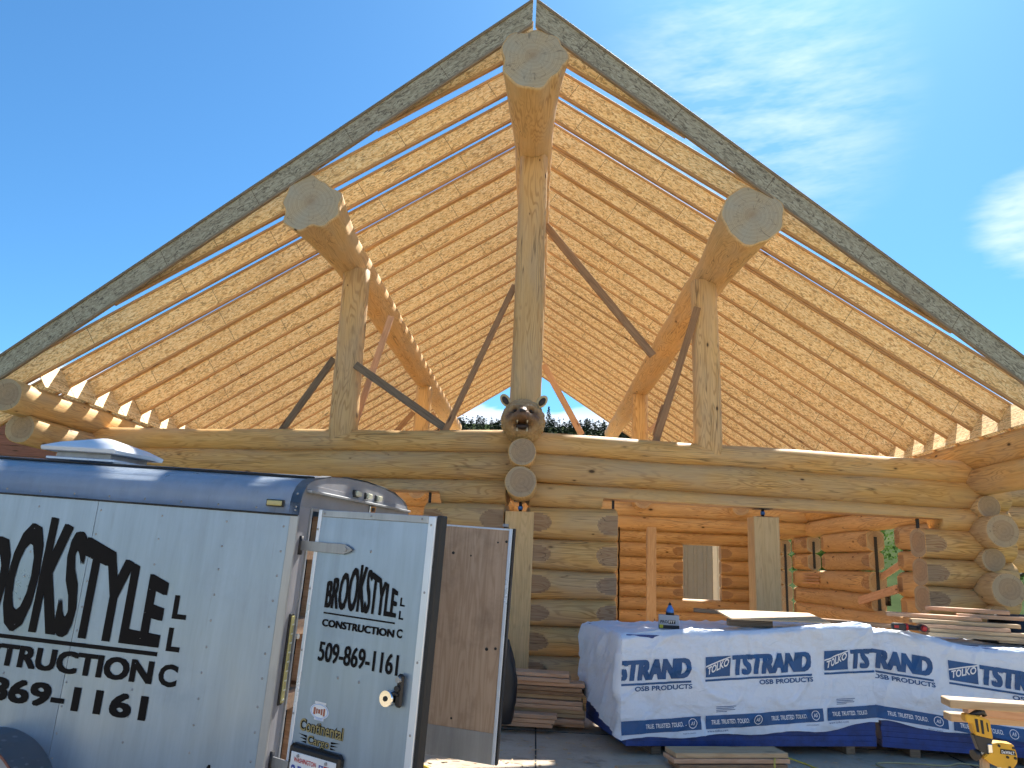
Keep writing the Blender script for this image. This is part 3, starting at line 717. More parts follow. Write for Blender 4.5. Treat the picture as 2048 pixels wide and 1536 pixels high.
# rear wall with its window and wiring chases
for i in range(10):
    z = (FB[i]+FB[i+1])/2; r = (FB[i+1]-FB[i])/2*1.06
    xs = [-6.4, 2.22, 2.265, 2.345, 2.395, 6.4]
    win = 0.97 < z < 2.26
    if win: xs = [-6.4, 2.22, 2.265, 2.345, 2.395, 4.0, 4.98, 6.4]
    for k in range(0, len(xs), 2):
        hlog('wall_log', (xs[k], 20.0, z), (xs[k+1], 20.0, z), r, r*0.99, mat='log_interior', flat0=(win and k == 6), flat1=(win and k == 4 and xs[k+1] == 4.0), bow=0.002)
for x in (2.2425, 2.37): hboard('chase_backing', (x, 20.06, 0.0), (x, 20.06, 3.1), 0.12, 0.03, 'dark_inside', up=(0, -1, 0), bev=0)  # dark boards added behind the chases to block sky and read as shade
# tie logs half way back, their posts and the loft joists
for z, r in ((3.10, 0.165), (2.83, 0.178), (2.565, 0.14)):
    hlog('tie_log', (-6.1, 16.4, z), (6.1, 16.4, z), r, r*0.95, mat='log_interior')
for x, y0, z in ((2.42, 15.75, 2.98), (4.45, 15.9, 2.94), (-2.3, 15.7, 2.98), (-4.4, 15.8, 2.96)):
    hlog('loft_joist', (x, y0, z), (x, 19.9, z), 0.19, 0.17, mat='log_interior')
hlog('tie_log', (0.035, 8.42, 2.465), (0.035, 16.3, 2.465), 0.178, 0.17, mat='log_exterior')
hlog('tie_log', (0.035, 8.44, 2.815), (0.035, 16.3, 2.815), 0.158, 0.165, mat='log_exterior')
def jack(x, y, z0, z1, w):
    j = box('screw_jack', (-w, -w, -0.008), (w, w, 0.0), 'black_steel', HOUSE, 0.001, Matrix.Translation((x, y-9.05, z1)))
    tube('rod', [(0, 0, -(z1-z0)+0.01), (0, 0, -0.008)], 0.019, 'black_steel', j, 10)
    tube('collar', [(0, 0, -(z1-z0)+0.035), (0, 0, -(z1-z0)+0.075)], 0.028, 'blue_steel', j, 6)
    box('base_plate', (-w, -w, 0), (w, w, 0.008), 'black_steel', j, 0.001, Matrix.Translation((0, 0, -(z1-z0))))
def timber(x, y, hw, hd, z0, z1, mat='timber_pale'):
    o = box('post', (0, -hd, -hw), (z1-z0, hd, hw), mat, HOUSE, 0.006, frame_from((x, y-9.05, z0), (x, y-9.05, z1), (1, 0, 0)))
    return o
timber(3.06, 9.62, 0.155, 0.15, 0.0, 2.275); jack(3.06, 9.62, 2.275, 2.385, 0.10)
timber(2.68, 16.4, 0.095, 0.09, 0.0, 2.49, 'pale_lumber'); jack(2.68, 16.4, 2.49, 2.66, 0.08)
timber(0.035, 8.93, 0.165, 0.17, 0.0, 2.165); jack(0.035, 9.0, 2.165, 2.30, 0.08)
timber(-3.0, 9.64, 0.155, 0.15, 0.0, 2.275); jack(-3.0, 9.64, 2.275, 2.385, 0.10)
# roof frame: ridge log, purlins and the posts that carry them
def rz(x): return 7.427-0.65*abs(x)
hlog('ridge_log', (0.0, 7.235, 7.03), (0.0, 22.8, 7.10), 0.345, 0.22, flare=0.255, mat='log_roof', end='end_sealed', lumpy0=0.09, seg=52, seed=5)
hlog('purlin', (-2.47, 7.74, 5.45), (-2.42, 22.8, 5.50), 0.315, 0.215, flare=0.245, rise=0.075, mat='log_roof', end='end_sealed', lumpy0=0.12, seg=52, seed=8)
hlog('purlin', (2.50, 7.74, 5.44), (2.42, 22.8, 5.50), 0.325, 0.215, flare=0.25, rise=0.075, mat='log_roof', end='end_sealed', lumpy0=0.06, seg=52, seed=14)
hlog('post', (0.045, 9.05, 3.10), (0.02, 9.05, 6.85), 0.195, 0.185, mat='log_roof', end='end_fresh', up=(1, 0, 0), slab=0.74, bow=0.004)
hlog('post', (-2.31, 9.5, 3.02), (-2.32, 9.45, 5.33), 0.185, 0.175, mat='log_roof', up=(1, 0, 0), slab=0.70, bow=0.003)
hlog('post', (2.37, 9.51, 3.02), (2.33, 9.45, 5.32), 0.178, 0.168, mat='log_roof', up=(1, 0, 0), slab=0.70, bow=0.003)
for x in (-2.42, 2.42): hlog('post', (x, 16.4, 3.2), (x, 16.4, 5.34), 0.18, 0.175, mat='log_interior', up=(1, 0, 0), slab=0.85)
hlog('post', (0.0, 16.4, 3.2), (0.0, 16.4, 6.85), 0.17, 0.165, mat='log_interior', up=(1, 0, 0), slab=0.85)
# engineered rafters
PH = math.atan(0.65); CS, SN = math.cos(PH), math.sin(PH)
DEP, FLT, FLW, WEB = 0.302, 0.032, 0.046, 0.011
def rafter_mesh(kind, x1, x0=0.018, shear=0.0, sq=False):
    """kind web / top / bottom; x in plan from the ridge; plumb cut at the ridge; sheared in plan for the prow rake"""
    n0, n1, t = {'web': (FLT-0.004, DEP-FLT+0.004, WEB), 'top': (DEP-FLT, DEP, FLW), 'bottom': (0.0, FLT, FLW)}[kind]
    bm = bmesh.new()
    nseg = 1 if kind != 'web' else 1
    def P(X, nn, y): s = (X-nn*SN)/CS; return (s, y+shear*X, nn)
    L = []
    for X in (x0, x1):
        L.append([bm.verts.new(P(X if (X == x0 or sq) else X+nn*SN*0.6, nn, y)) for nn, y in ((n0, -t/2), (n0, t/2), (n1, t/2), (n1, -t/2))])
    A, B = L
    for q in ((0, 1, 2, 3),): bm.faces.new([A[i] for i in q]); bm.faces.new([B[i] for i in q[::-1]])
    for i in range(4): bm.faces.new((A[i], B[i], B[(i+1) % 4], A[(i+1) % 4]))
    bmesh.ops.recalc_face_normals(bm, faces=bm.faces)
    if kind != 'web':
        bmesh.ops.bevel(bm, geom=[e for e in bm.edges if e.calc_length() > 0.5], offset=0.004, segments=1, affect='EDGES')
    me = from_bm(bm, 'rafter_'+kind)
    return me
RM = {}
def rafter(sd, y, x1, mats=('osb', 'flange_wood'), shear=0.0, dz=0.0):
    key = (round(x1, 3), mats, shear*sd)
    if key not in RM: RM[key] = [rafter_mesh(k, x1, shear=shear*sd) for k in ('web', 'top', 'bottom')]
    w, t, b_ = RM[key]
    d = Vector((sd*CS, 0, -SN)); n = Vector((sd*SN, 0, CS)); yv = n.cross(d)
    mw = Matrix(((d.x, yv.x, n.x, 0.0), (d.y, yv.y, n.y, y-9.05), (d.z, yv.z, n.z, 7.427+dz), (0, 0, 0, 1)))
    o = mesh_obj('rafter', w, mats[0], HOUSE, mw)
    mesh_obj('flange', t, mats[1], o); mesh_obj('flange', b_, mats[1], o)
    return o
JS = 0.6096
JY = [6.367+k*JS for k in range(28)]
rj = random.Random(3)
for sd in (-1, 1):
    rafter(sd, 7.215, 6.80, ('osb_grey', 'flange_grey'), PROW)
    rafter(sd, JY[2], 1.74); rafter(sd, JY[3], 4.80)
    for k in range(4, 28): rafter(sd, JY[k]+rj.uniform(-0.008, 0.008), 6.80, dz=rj.uniform(-0.004, 0.004))
# blocking over the plate logs between the rafters, set square to the slope
bk = bmesh.new(); add_box(bk, (-0.006, -JS/2+0.008, -0.15), (0.006, JS/2-0.008, DEP-0.03)); bk = from_bm(bk, 'blocking')
for sd in (-1, 1):
    for k in range(4, 27):
        d = Vector((sd*CS, 0, -SN)); n = Vector((sd*SN, 0, CS)); yv = n.cross(d); s = 5.96/CS
        mw = Matrix(((d.x, yv.x, n.x, d.x*s), (d.y, yv.y, n.y, JY[k]+JS/2-9.05), (d.z, yv.z, n.z, 7.427+d.z*s), (0, 0, 0, 1)))
        mesh_obj('blocking', bk, 'osb', HOUSE, mw)
# temporary braces
BR = [((-3.28, 9.75, 3.02), (-2.56, 9.62, 4.14), 'brace_old', 0.09), ((-2.18, 9.30, 3.98), (-0.96, 9.26, 3.19), 'brace_old', 0.10), ((-0.95, 9.22, 3.14), (-0.16, 9.1, 5.06), 'brace_wood', 0.075),
      ((-2.26, 9.72, 3.12), (-1.90, 9.9, 4.85), 'fir_lumber', 0.085), ((0.20, 9.28, 6.0), (1.64, 9.3, 4.24), 'brace_wood', 0.10), ((1.67, 9.55, 3.02), (2.22, 9.32, 4.92), 'brace_wood', 0.09),
      ((1.72, 9.60, 3.25), (1.83, 9.54, 3.65), 'brace_wood', 0.09),
      ((0.25, 16.5, 6.0), (1.15, 16.4, 4.4), 'fir_lumber', 0.14), ((-3.1, 16.3, 4.1), (-2.6, 16.3, 4.75), 'brace_wood', 0.11), ((-2.2, 16.3, 4.75), (-1.75, 16.3, 4.1), 'brace_wood', 0.11),
      ((2.6, 16.2, 4.5), (3.0, 16.2, 4.9), 'fir_lumber', 0.11)]
for p0, p1, m, w in BR: hboard('brace_board', p0, p1, w, 0.038, m)
# boards nailed across the right window, shims on the wall, plates over the openings
hboard('brace_board', (5.80, 13.55, 1.22), (5.82, 12.15, 1.46), 0.13, 0.03, 'fir_lumber', up=(-1, 0, 0))
hboard('brace_board', (6.12, 13.4, 1.62), (6.14, 12.2, 1.98), 0.11, 0.03, 'fir_lumber', up=(-1, 0, 0))
for k in range(4): hboard('shim', (5.845, 16.35+0.05*(k % 2), 1.64-0.06*k), (5.845, 15.5, 1.645-0.06*k), 0.022, 0.03, 'fir_lumber', up=(-1, 0, 0), bev=0.001)
# the carved bear head on the end of the top centre log
def bear_mat():
    m, nt, b = new_mat('bear_wood')
    at = node(nt, 'ShaderNodeAttribute', {'attribute_name': 'stain'})
    tc = nt.nodes.new('ShaderNodeTexCoord'); v = tc.outputs['Object']
    n = noise_(nt, mapping(nt, v, (1, 1, 1)), 14.0, 4.0, 0.6, 1.5)
    fur = noise_(nt, mapping(nt, v, (34, 34, 7)), 1.0, 3.0, 0.6, 0.8)
    rg = math_(nt, 'SINE', math_(nt, 'MULTIPLY', noise_(nt, v, 3.0, 2.0), 90.0))
    c = mix(nt, ramp(nt, n, [(0.3, 0.0), (0.7, 1.0)]), (0.62, 0.42, 0.19), (0.42, 0.24, 0.09))
    c = mix(nt, math_(nt, 'MULTIPLY_ADD', rg, 0.15, 0.15), c, (0.26, 0.13, 0.05))
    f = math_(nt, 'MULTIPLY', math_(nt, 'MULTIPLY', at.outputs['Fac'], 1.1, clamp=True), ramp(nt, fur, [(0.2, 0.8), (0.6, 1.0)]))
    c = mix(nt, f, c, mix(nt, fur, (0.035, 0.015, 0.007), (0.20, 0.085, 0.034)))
    nt.links.new(c, b.inputs['Base Color']); b.inputs['Roughness'].default_value = 0.42
    bump(nt, b, fur, 0.9, 0.02)
bear_mat()
def bear():
    C = Vector((0.03, 8.66, 3.205))
    root_w = C+Vector((0, -9.05, 0))
    def g(d, c, w, e=1.0):      # bump round a direction; w: width in x and z
        c = Vector(c).normalized(); q = d-c
        return math.exp(-((q.x/w[0])**2+(q.z/w[1])**2+(max(0, q.y)/0.6)**2)*e)
    bm = bmesh.new(); lay = bm.verts.layers.float.new('stain'); nu, nv = 96, 64; rings = []
    for j in range(nv+1):
        th = math.pi*j/nv*0.985+0.004      # 0 at the front (-Y) pole
        ring = []
        for i in range(nu):
            ph = 2*math.pi*i/nu
            d = Vector((math.sin(th)*math.cos(ph), -math.cos(th), math.sin(th)*math.sin(ph)))
            r = 1/math.sqrt((d.x/0.232)**2+(d.y/(0.225 if d.y < 0 else 0.42))**2+(d.z/(0.245 if d.z < 0 else 0.235))**2)
            s = 0.0
            mz = g(d, (0, -1, -0.08), (0.40, 0.42)); r += 0.125*mz                       # muzzle
            r += 0.03*g(d, (0, -1, 0.23), (0.16, 0.12))                                   # bridge and nose
            for sx in (-1, 1):
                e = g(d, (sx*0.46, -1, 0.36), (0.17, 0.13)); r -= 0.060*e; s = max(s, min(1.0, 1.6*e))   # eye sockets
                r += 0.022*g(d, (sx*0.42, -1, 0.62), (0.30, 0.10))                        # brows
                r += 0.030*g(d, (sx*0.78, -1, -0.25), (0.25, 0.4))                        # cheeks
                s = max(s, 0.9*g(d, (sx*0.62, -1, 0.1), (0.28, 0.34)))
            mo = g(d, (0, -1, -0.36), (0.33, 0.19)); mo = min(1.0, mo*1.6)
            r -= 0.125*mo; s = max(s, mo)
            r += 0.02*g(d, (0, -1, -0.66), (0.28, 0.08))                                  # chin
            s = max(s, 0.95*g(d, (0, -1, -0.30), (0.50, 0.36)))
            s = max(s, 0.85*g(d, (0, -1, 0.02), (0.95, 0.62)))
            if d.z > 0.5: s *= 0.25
            gv = max(0.0, 1-2.2*g(d, (0, -1, -0.1), (0.45, 0.45))); r += 0.007*gv*math.sin(26*math.atan2(d.x, d.z)+6*noise.noise(d*4))*max(0.0, min(1.0, 1.1-abs(d.y)*0.9)); r *= 1+0.02*noise.noise(d*9)+0.014*noise.noise(d*21)
            v = bm.verts.new(d*r); v[lay] = s; ring.append(v)
        rings.append(ring)
    for A, B in zip(rings, rings[1:]):
        for i in range(nu): f = bm.faces.new((A[i], B[i], B[(i+1) % nu], A[(i+1) % nu])); f.smooth = True
    bm.faces.new(rings[0]); bm.faces.new(rings[-1][::-1])
    bmesh.ops.recalc_face_normals(bm, faces=bm.faces)
    me = from_bm(bm, 'bear_head')
    head = mesh_obj('carved_bear_head', me, 'bear_wood', HOUSE, Matrix.Translation(root_w) @ Matrix.Scale(1.1, 4))
    tag(head, 'snarling bear head carved from the log end')
    for sx in (-1, 1):      # ears
        b2 = bmesh.new(); bmesh.ops.create_uvsphere(b2, u_segments=18, v_segments=12, radius=1.0)
        for v in b2.verts:
            x, y, z = v.co
            if y < 0: y *= 0.1 if (x*x+z*z) < 0.45 else 0.7
            v.co = (x*0.052, y*0.030, z*0.078)
        for f in b2.faces: f.smooth = True
        ear = mesh_obj('ear', from_bm(b2, 'ear'), 'bear_light', head, Matrix.Translation((sx*0.195, -0.02, 0.215)) @ Matrix.Rotation(sx*0.62, 4, 'Y'))
        b3 = bmesh.new(); bmesh.ops.create_uvsphere(b3, u_segments=14, v_segments=8, radius=1.0)
        for v in b3.verts: v.co = (v.co.x*0.030, v.co.y*0.012, v.co.z*0.052)
        for f in b3.faces: f.smooth = True
        mesh_obj('inner_ear', from_bm(b3, 'inner_ear'), 'mouth_dark', head, Matrix.Translation((sx*0.197, -0.034, 0.21)) @ Matrix.Rotation(sx*0.62, 4, 'Y'))
        b4 = bmesh.new(); bmesh.ops.create_uvsphere(b4, u_segments=12, v_segments=8, radius=0.017)
        mesh_obj('eye', from_bm(b4, 'eye'), 'mouth_dark', head, Matrix.Translation((sx*0.083, -0.186, 0.072)))
        for up in (1, -1):
            b5 = bmesh.new(); bmesh.ops.create_cone(b5, segments=8, radius1=0.011, radius2=0.001, depth=0.042, cap_ends=True)
            mesh_obj('tooth', from_bm(b5, 'tooth'), 'tooth', head, Matrix.Translation((sx*0.052, -0.262 if up > 0 else -0.238, -0.052 if up > 0 else -0.128)) @ Matrix.Rotation(0 if up < 0 else math.pi, 4, 'X'))
    b6 = bmesh.new(); bmesh.ops.create_uvsphere(b6, u_segments=16, v_segments=10, radius=1.0)
    for v in b6.verts: v.co = (v.co.x*0.034, v.co.y*0.024, v.co.z*0.026)
    for f in b6.faces: f.smooth = True
    mesh_obj('nose', from_bm(b6, 'nose'), 'mouth_dark', head, Matrix.Translation((0, -0.325, 0.045)))
    tube('gullet', [(-0.062, -0.20, -0.09), (0, -0.215, -0.098), (0.062, -0.20, -0.09)], [0.02, 0.03, 0.02], 'mouth_dark', head, 8)
bear()

# ------------------------------------------------------------------ the cargo trailer
TM = Matrix(((0.98751, 0.15380, 0.03411, -1.0487), (-0.15339, 0.98806, -0.01449, 4.0708), (-0.03593, 0.00908, 0.99931, 1.7944), (0, 0, 0, 1)))
TR = bpy.data.objects.new('cargo_trailer', None); link(TR); TR.matrix_world = TM
tag(TR, 'silver enclosed cargo trailer with black lettering and both rear doors open', 'trailer')
TW, TLN, TB = 1.83, 3.66, -1.50
def trailer():
    # skin panels, near side, with the seam between them
    for k in range(3):
        u1 = -0.046-1.19*k if k == 0 else -0.02-1.219*k
        u0 = -0.02-1.219*(k+1)+0.003
        if k == 0: u1 = -0.046
        box('side_panel', (u0, 0.0, TB), (u1, 0.022, 0.0), 'trailer_skin', TR, 0.001)
    box('side_panel', (-TLN, TW-0.022, TB), (0, TW, 0.0), 'trailer_skin', TR, 0.001)
    box('front_panel', (-TLN-0.02, 0.0, TB), (-TLN, TW, 0.1), 'trailer_skin', TR, 0.001)
    box('floor', (-TLN, 0.022, TB-0.05), (0, TW-0.022, TB+0.03), 'plywood_worn', TR, 0.001)
    box('frame_rail', (-TLN, -0.012, TB-0.10), (0, 0.04, TB), 'galvanized', TR, 0.002)
    # rounded cove and roof
    prof = [(-0.006, -0.012), (-0.006, 0.05), (0.008, 0.098), (0.04, 0.142), (0.095, 0.176), (0.165, 0.197)]
    bm = bmesh.new()
    def sweep(pr, th=0.004):
        A = [[bm.verts.new((u, v, w)) for v, w in pr] for u in (-TLN, -0.04, 0.0)]
        for r0, r1 in zip(A, A[1:]):
            for i in range(len(pr)-1): f = bm.faces.new((r0[i], r1[i], r1[i+1], r0[i+1])); f.smooth = True
    sweep(prof)
    bmesh.ops.solidify(bm, geom=bm.faces[:], thickness=0.006)
    bmesh.ops.recalc_face_normals(bm, faces=bm.faces)
    mesh_obj('roof_cove', from_bm(bm, 'roof_cove'), 'aluminium', TR)
    roof = [(0.165, 0.197), (0.35, 0.230), (0.6, 0.250), (0.915, 0.258), (1.23, 0.250), (1.48, 0.230), (1.665, 0.195), (1.735, 0.174), (1.79, 0.140), (1.822, 0.096), (1.836, 0.05), (1.836, -0.012)]
    bm = bmesh.new(); sweep(roof); bmesh.ops.solidify(bm, geom=bm.faces[:], thickness=0.006); bmesh.ops.recalc_face_normals(bm, faces=bm.faces)
    mesh_obj('roof', from_bm(bm, 'roof'), 'trailer_skin', TR)
    tube('roof_gasket', [(-TLN, 0.168, 0.204), (-0.02, 0.168, 0.204)], 0.009, 'rubber', TR, 6)
    tube('drip_gasket', [(-TLN, -0.004, -0.016), (-0.0, -0.004, -0.016)], 0.006, 'rubber', TR, 6)
    # end hoop of the cove
    full = prof+roof[1:]
    bm = bmesh.new()
    for (u0, u1, off) in ((-0.055, 0.006, 0.004),):
        A = [bm.verts.new((u0, v, w+off)) for v, w in full]; B = [bm.verts.new((u1, v, w+off)) for v, w in full]
        for i in range(len(full)-1): f = bm.faces.new((A[i], B[i], B[i+1], A[i+1])); f.smooth = True
    bmesh.ops.solidify(bm, geom=bm.faces[:], thickness=0.008); bmesh.ops.recalc_face_normals(bm, faces=bm.faces)
    mesh_obj('end_hoop', from_bm(bm, 'end_hoop'), 'aluminium_worn', TR)
    # rear frame: header under the arch, jambs, gutter rail
    arch = [(v, w-0.003) for v, w in full if w > -0.01]
    poly = [(0.0, 0.035)]+[(max(0.0, min(TW, v)), w) for v, w in arch if w > 0.036]+[(TW, 0.035)]
    bm = bmesh.new(); prism(bm, poly, lambda a, b_, d: (d, a, b_), -0.04, -0.002); bmesh.ops.recalc_face_normals(bm, faces=bm.faces)
    mesh_obj('rear_header', from_bm(bm, 'rear_header'), 'rear_paint', TR)
    for v0, v1 in ((0.004, 0.15), (TW-0.15, TW-0.004)):
        box('rear_jamb', (-0.04, v0, TB), (-0.001, v1, 0.035), 'rear_paint', TR, 0.003)
    box('corner_trim', (-0.046, -0.006, TB), (0.004, 0.012, -0.014), 'aluminium_worn', TR, 0.004)
    box('gutter_rail', (-0.004, 0.05, 0.112), (0.035, TW-0.05, 0.128), 'aluminium_worn', TR, 0.002)
    box('gutter_rail', (-0.002, 0.05, 0.128), (0.004, TW-0.05, 0.158), 'rear_paint', TR, 0.001)
    box('door_frame', (-0.004, 0.135, 0.018), (0.010, TW-0.135, 0.036), 'aluminium_worn', TR, 0.002)
    box('door_frame', (-0.004, 0.135, TB), (0.010, 0.150, 0.020), 'aluminium_worn', TR, 0.002)
    for v in (0.74, 0.93, 1.12):
        L = box('clearance_light', (0.002, v-0.045, 0.142), (0.012, v+0.045, 0.188), 'black_plastic', TR, 0.004)
        box('lens', (0.012, v-0.038, 0.148), (0.034, v+0.038, 0.184), 'clear_lens', L, 0.007)
    L = box('side_marker', (-0.19, -0.020, 0.022), (-0.085, -0.008, 0.060), 'black_plastic', TR, 0.003)
    box('lens', (-0.182, -0.030, 0.027), (-0.093, -0.020, 0.055), 'amber_lens', L, 0.004)
    L = box('tail_light', (0.0, 0.052, -0.99), (0.010, 0.092, -0.53), 'black_plastic', TR, 0.003)
    box('lens', (0.010, 0.056, -0.98), (0.020, 0.088, -0.54), 'amber_lens', L, 0.004)
    for k in range(9): box('segment', (0.020, 0.060, -0.965+0.047*k), (0.0225, 0.084, -0.957+0.047*k), 'clear_lens', L, 0.0)
    box('catch_plate', (0.001, 1.00, 0.062), (0.012, 1.10, 0.108), 'chrome', TR, 0.003)
    box('catch_slot', (0.012, 1.03, 0.072), (0.014, 1.075, 0.098), 'box_black', TR, 0.0)
    # rivets
    bm = bmesh.new()
    def rivet(u, w, v=-0.0005, r=0.0068):
        vs = [bm.verts.new((u+r*math.cos(a), v, w+r*math.sin(a))) for a in [k*math.pi/4 for k in range(8)]]; t = bm.verts.new((u, v-0.0045, w))
        for k in range(8): bm.faces.new((vs[k], vs[(k+1) % 8], t))
    for u in (-0.075, -0.42, -0.815, -1.215, -1.62, -2.03, -2.44):
        for k in range(11): rivet(u+random.uniform(-.004, .004), -0.075-0.131*k+random.uniform(-.006, .006))
    for k in range(12): rivet(-0.02-0.23*k, 0.012, -0.0075)
    rivet(-0.015, 0.03, -0.0115); rivet(-0.02, 0.10, -0.006)
    tag(mesh_obj('rivets', from_bm(bm, 'rivets'), 'galvanized', TR), kind='stuff')
    # roof vent
    V = empty('roof_vent', (0, 0, 0), parent=TR); V.matrix_local = Matrix.Translation((-1.72, 0.55, 0.262))
    box('flange', (-0.24, -0.22, -0.03), (0.26, 0.22, -0.012), 'aluminium', V, 0.004)
    box('collar', (-0.20, -0.18, -0.012), (0.20, 0.18, 0.03), 'galvanized', V, 0.004)
    bm = bmesh.new()
    lv = [(-0.27, 0.27, 0.024, 0.24), (-0.275, 0.275, 0.05, 0.245), (-0.20, 0.20, 0.088, 0.17), (-0.01, 0.03, 0.140, 0.03)]
    rr = [[bm.verts.new(p) for p in ((a, -h, z), (b_, -h, z), (b_, h, z), (a, h, z))] for a, b_, z, h in lv]
    for A, B in zip(rr, rr[1:]):
        for i in range(4): bm.faces.new((A[i], A[(i+1) % 4], B[(i+1) % 4], B[i]))
    bm.faces.new(rr[0][::-1]); bm.faces.new(rr[-1])
    bmesh.ops.bevel(bm, geom=bm.edges[:], offset=0.004, segments=1, affect='EDGES')
    mesh_obj('hood', from_bm(bm, 'hood'), 'vent_white', V)
    # lettering on the side
    S_ = lambda x, y: (x, -0.0022, y)
    bm = bmesh.new()
    pk = lambda a, b_: b_*(0.52+0.48*(1-abs(a-0.47)/0.53 if a > 0.47 else 1-abs(0.47-a)/0.47))
    heavy(bm, 'BROOKSTYLE', -2.22, -0.70, -0.772, -0.118, S_, 0.009, 0.016, 0, pk)
    add_rect(bm, -2.22, -0.70, -0.812, -0.790, S_)
    heavy(bm, 'CONSTRUCTION', -2.20, -0.706, -0.955, -0.838, S_, 0.008, 0.0)
    add_text(bm, 'L', -0.652, -0.566, -0.612, -0.489, S_, 0.035); add_text(bm, 'L', -0.655, -0.574, -0.779, -0.658, S_, 0.035)
    add_text(bm, 'C', -0.672, -0.560, -0.957, -0.842, S_, 0.04)
    heavy(bm, '509-869-1161', -2.20, -0.705, -1.137, -1.014, S_, 0.009, 0.0)
    add_text(bm, 'A', -0.36, -0.28, -1.40, -1.297, S_, 0.03, 0.3)
    mesh_obj('lettering', from_bm(bm, 'lettering'), 'vinyl_black', TR)
    # fender and wheel
    bm = bmesh.new(); cu, cw, rr = -1.52, -1.62, 0.385
    pts = [(cu+rr*math.cos(a), cw+rr*0.93*math.sin(a)) for a in [math.pi*k/20 for k in range(21)]]
    A = [bm.verts.new((u, -0.002, w)) for u, w in pts]; B = [bm.verts.new((u, -0.24, w-0.012)) for u, w in pts]
    for i in range(20): f = bm.faces.new((A[i], B[i], B[i+1], A[i+1])); f.smooth = True
    bmesh.ops.solidify(bm, geom=bm.faces[:], thickness=0.006)
    face = [(cu+rr*math.cos(a), cw+rr*0.93*math.sin(a)) for a in [math.pi*k/20 for k in range(21)]]+[(cu-0.30, cw), (cu+0.30, cw)][::-1]
    inner = [(cu+0.30*math.cos(a), cw+0.26*math.sin(a)) for a in [math.pi*k/20 for k in range(21)]]
    vo = [bm.verts.new((u, -0.241, w-0.012)) for u, w in pts]; vi = [bm.verts.new((u, -0.241, w-0.012)) for u, w in inner]
    for i in range(20): bm.faces.new((vo[i], vo[i+1], vi[i+1], vi[i]))
    bmesh.ops.recalc_face_normals(bm, faces=bm.faces)
    F = mesh_obj('fender', from_bm(bm, 'fender'), 'tread_plate', TR)
    tube('fender_edge', [(u, -0.243, w-0.010) for u, w in pts], 0.006, 'plank_red', F, 6)
    W = empty('wheel', parent=TR); W.matrix_local = Matrix.Translation((cu, -0.115, cw-0.02))
    bm = bmesh.new(); prof = [(0.17, -0.085), (0.24, -0.095), (0.275, -0.075), (0.285, 0), (0.275, 0.075), (0.24, 0.095), (0.17, 0.085)]
    rg = [[bm.verts.new((r*math.cos(a), y, r*math.sin(a))) for r, y in prof] for a in [k*math.pi/16 for k in range(32)]]
    for k in range(32):
        for i in range(len(prof)-1): f = bm.faces.new((rg[k][i], rg[k][i+1], rg[(k+1) % 32][i+1], rg[(k+1) % 32][i])); f.smooth = True
    bmesh.ops.recalc_face_normals(bm, faces=bm.faces)
    mesh_obj('tyre', from_bm(bm, 'tyre'), 'rubber', W)
    bm = bmesh.new(); bmesh.ops.create_cone(bm, segments=24, radius1=0.172, radius2=0.172, depth=0.12, cap_ends=True, matrix=Matrix.Rotation(math.pi/2, 4, 'X'))
    mesh_obj('rim', from_bm(bm, 'rim'), 'vent_white', W)
    box('tongue', (-TLN-1.1, TW/2-0.05, TB-0.10), (-TLN, TW/2+0.05, TB-0.02), 'black_steel', TR, 0.004)
    # inside: plywood lining, studs and shelves with odds and ends
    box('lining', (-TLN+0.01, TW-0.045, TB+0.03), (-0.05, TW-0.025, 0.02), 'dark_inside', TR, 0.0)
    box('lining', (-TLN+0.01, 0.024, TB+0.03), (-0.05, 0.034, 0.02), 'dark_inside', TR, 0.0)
    for v in (0.17, 0.60, 1.05, 1.5):
        box('shelf_post', (-0.20, v, TB+0.03), (-0.16, v+0.085, 0.0), 'fir_lumber', TR, 0.002)
    for w in (-1.02, -0.62, -0.2):
        box('shelf', (-0.75, 0.05, w), (-0.13, TW-0.05, w+0.02), 'plywood_worn', TR, 0.002)
        box('shelf_edge', (-0.13, 0.10, w-0.055), (-0.092, TW-0.1, w+0.03), 'fir_lumber', TR, 0.002)
    box('pocket_board', (-0.075, 0.155, TB+0.03), (-0.035, 0.185, 0.0), 'brace_wood', TR, 0.002)
    tube('handle_knob', [(-0.02, 0.20, -0.66), (0.0, 0.20, -0.66)], 0.014, 'trim_cream', TR, 8)
trailer()
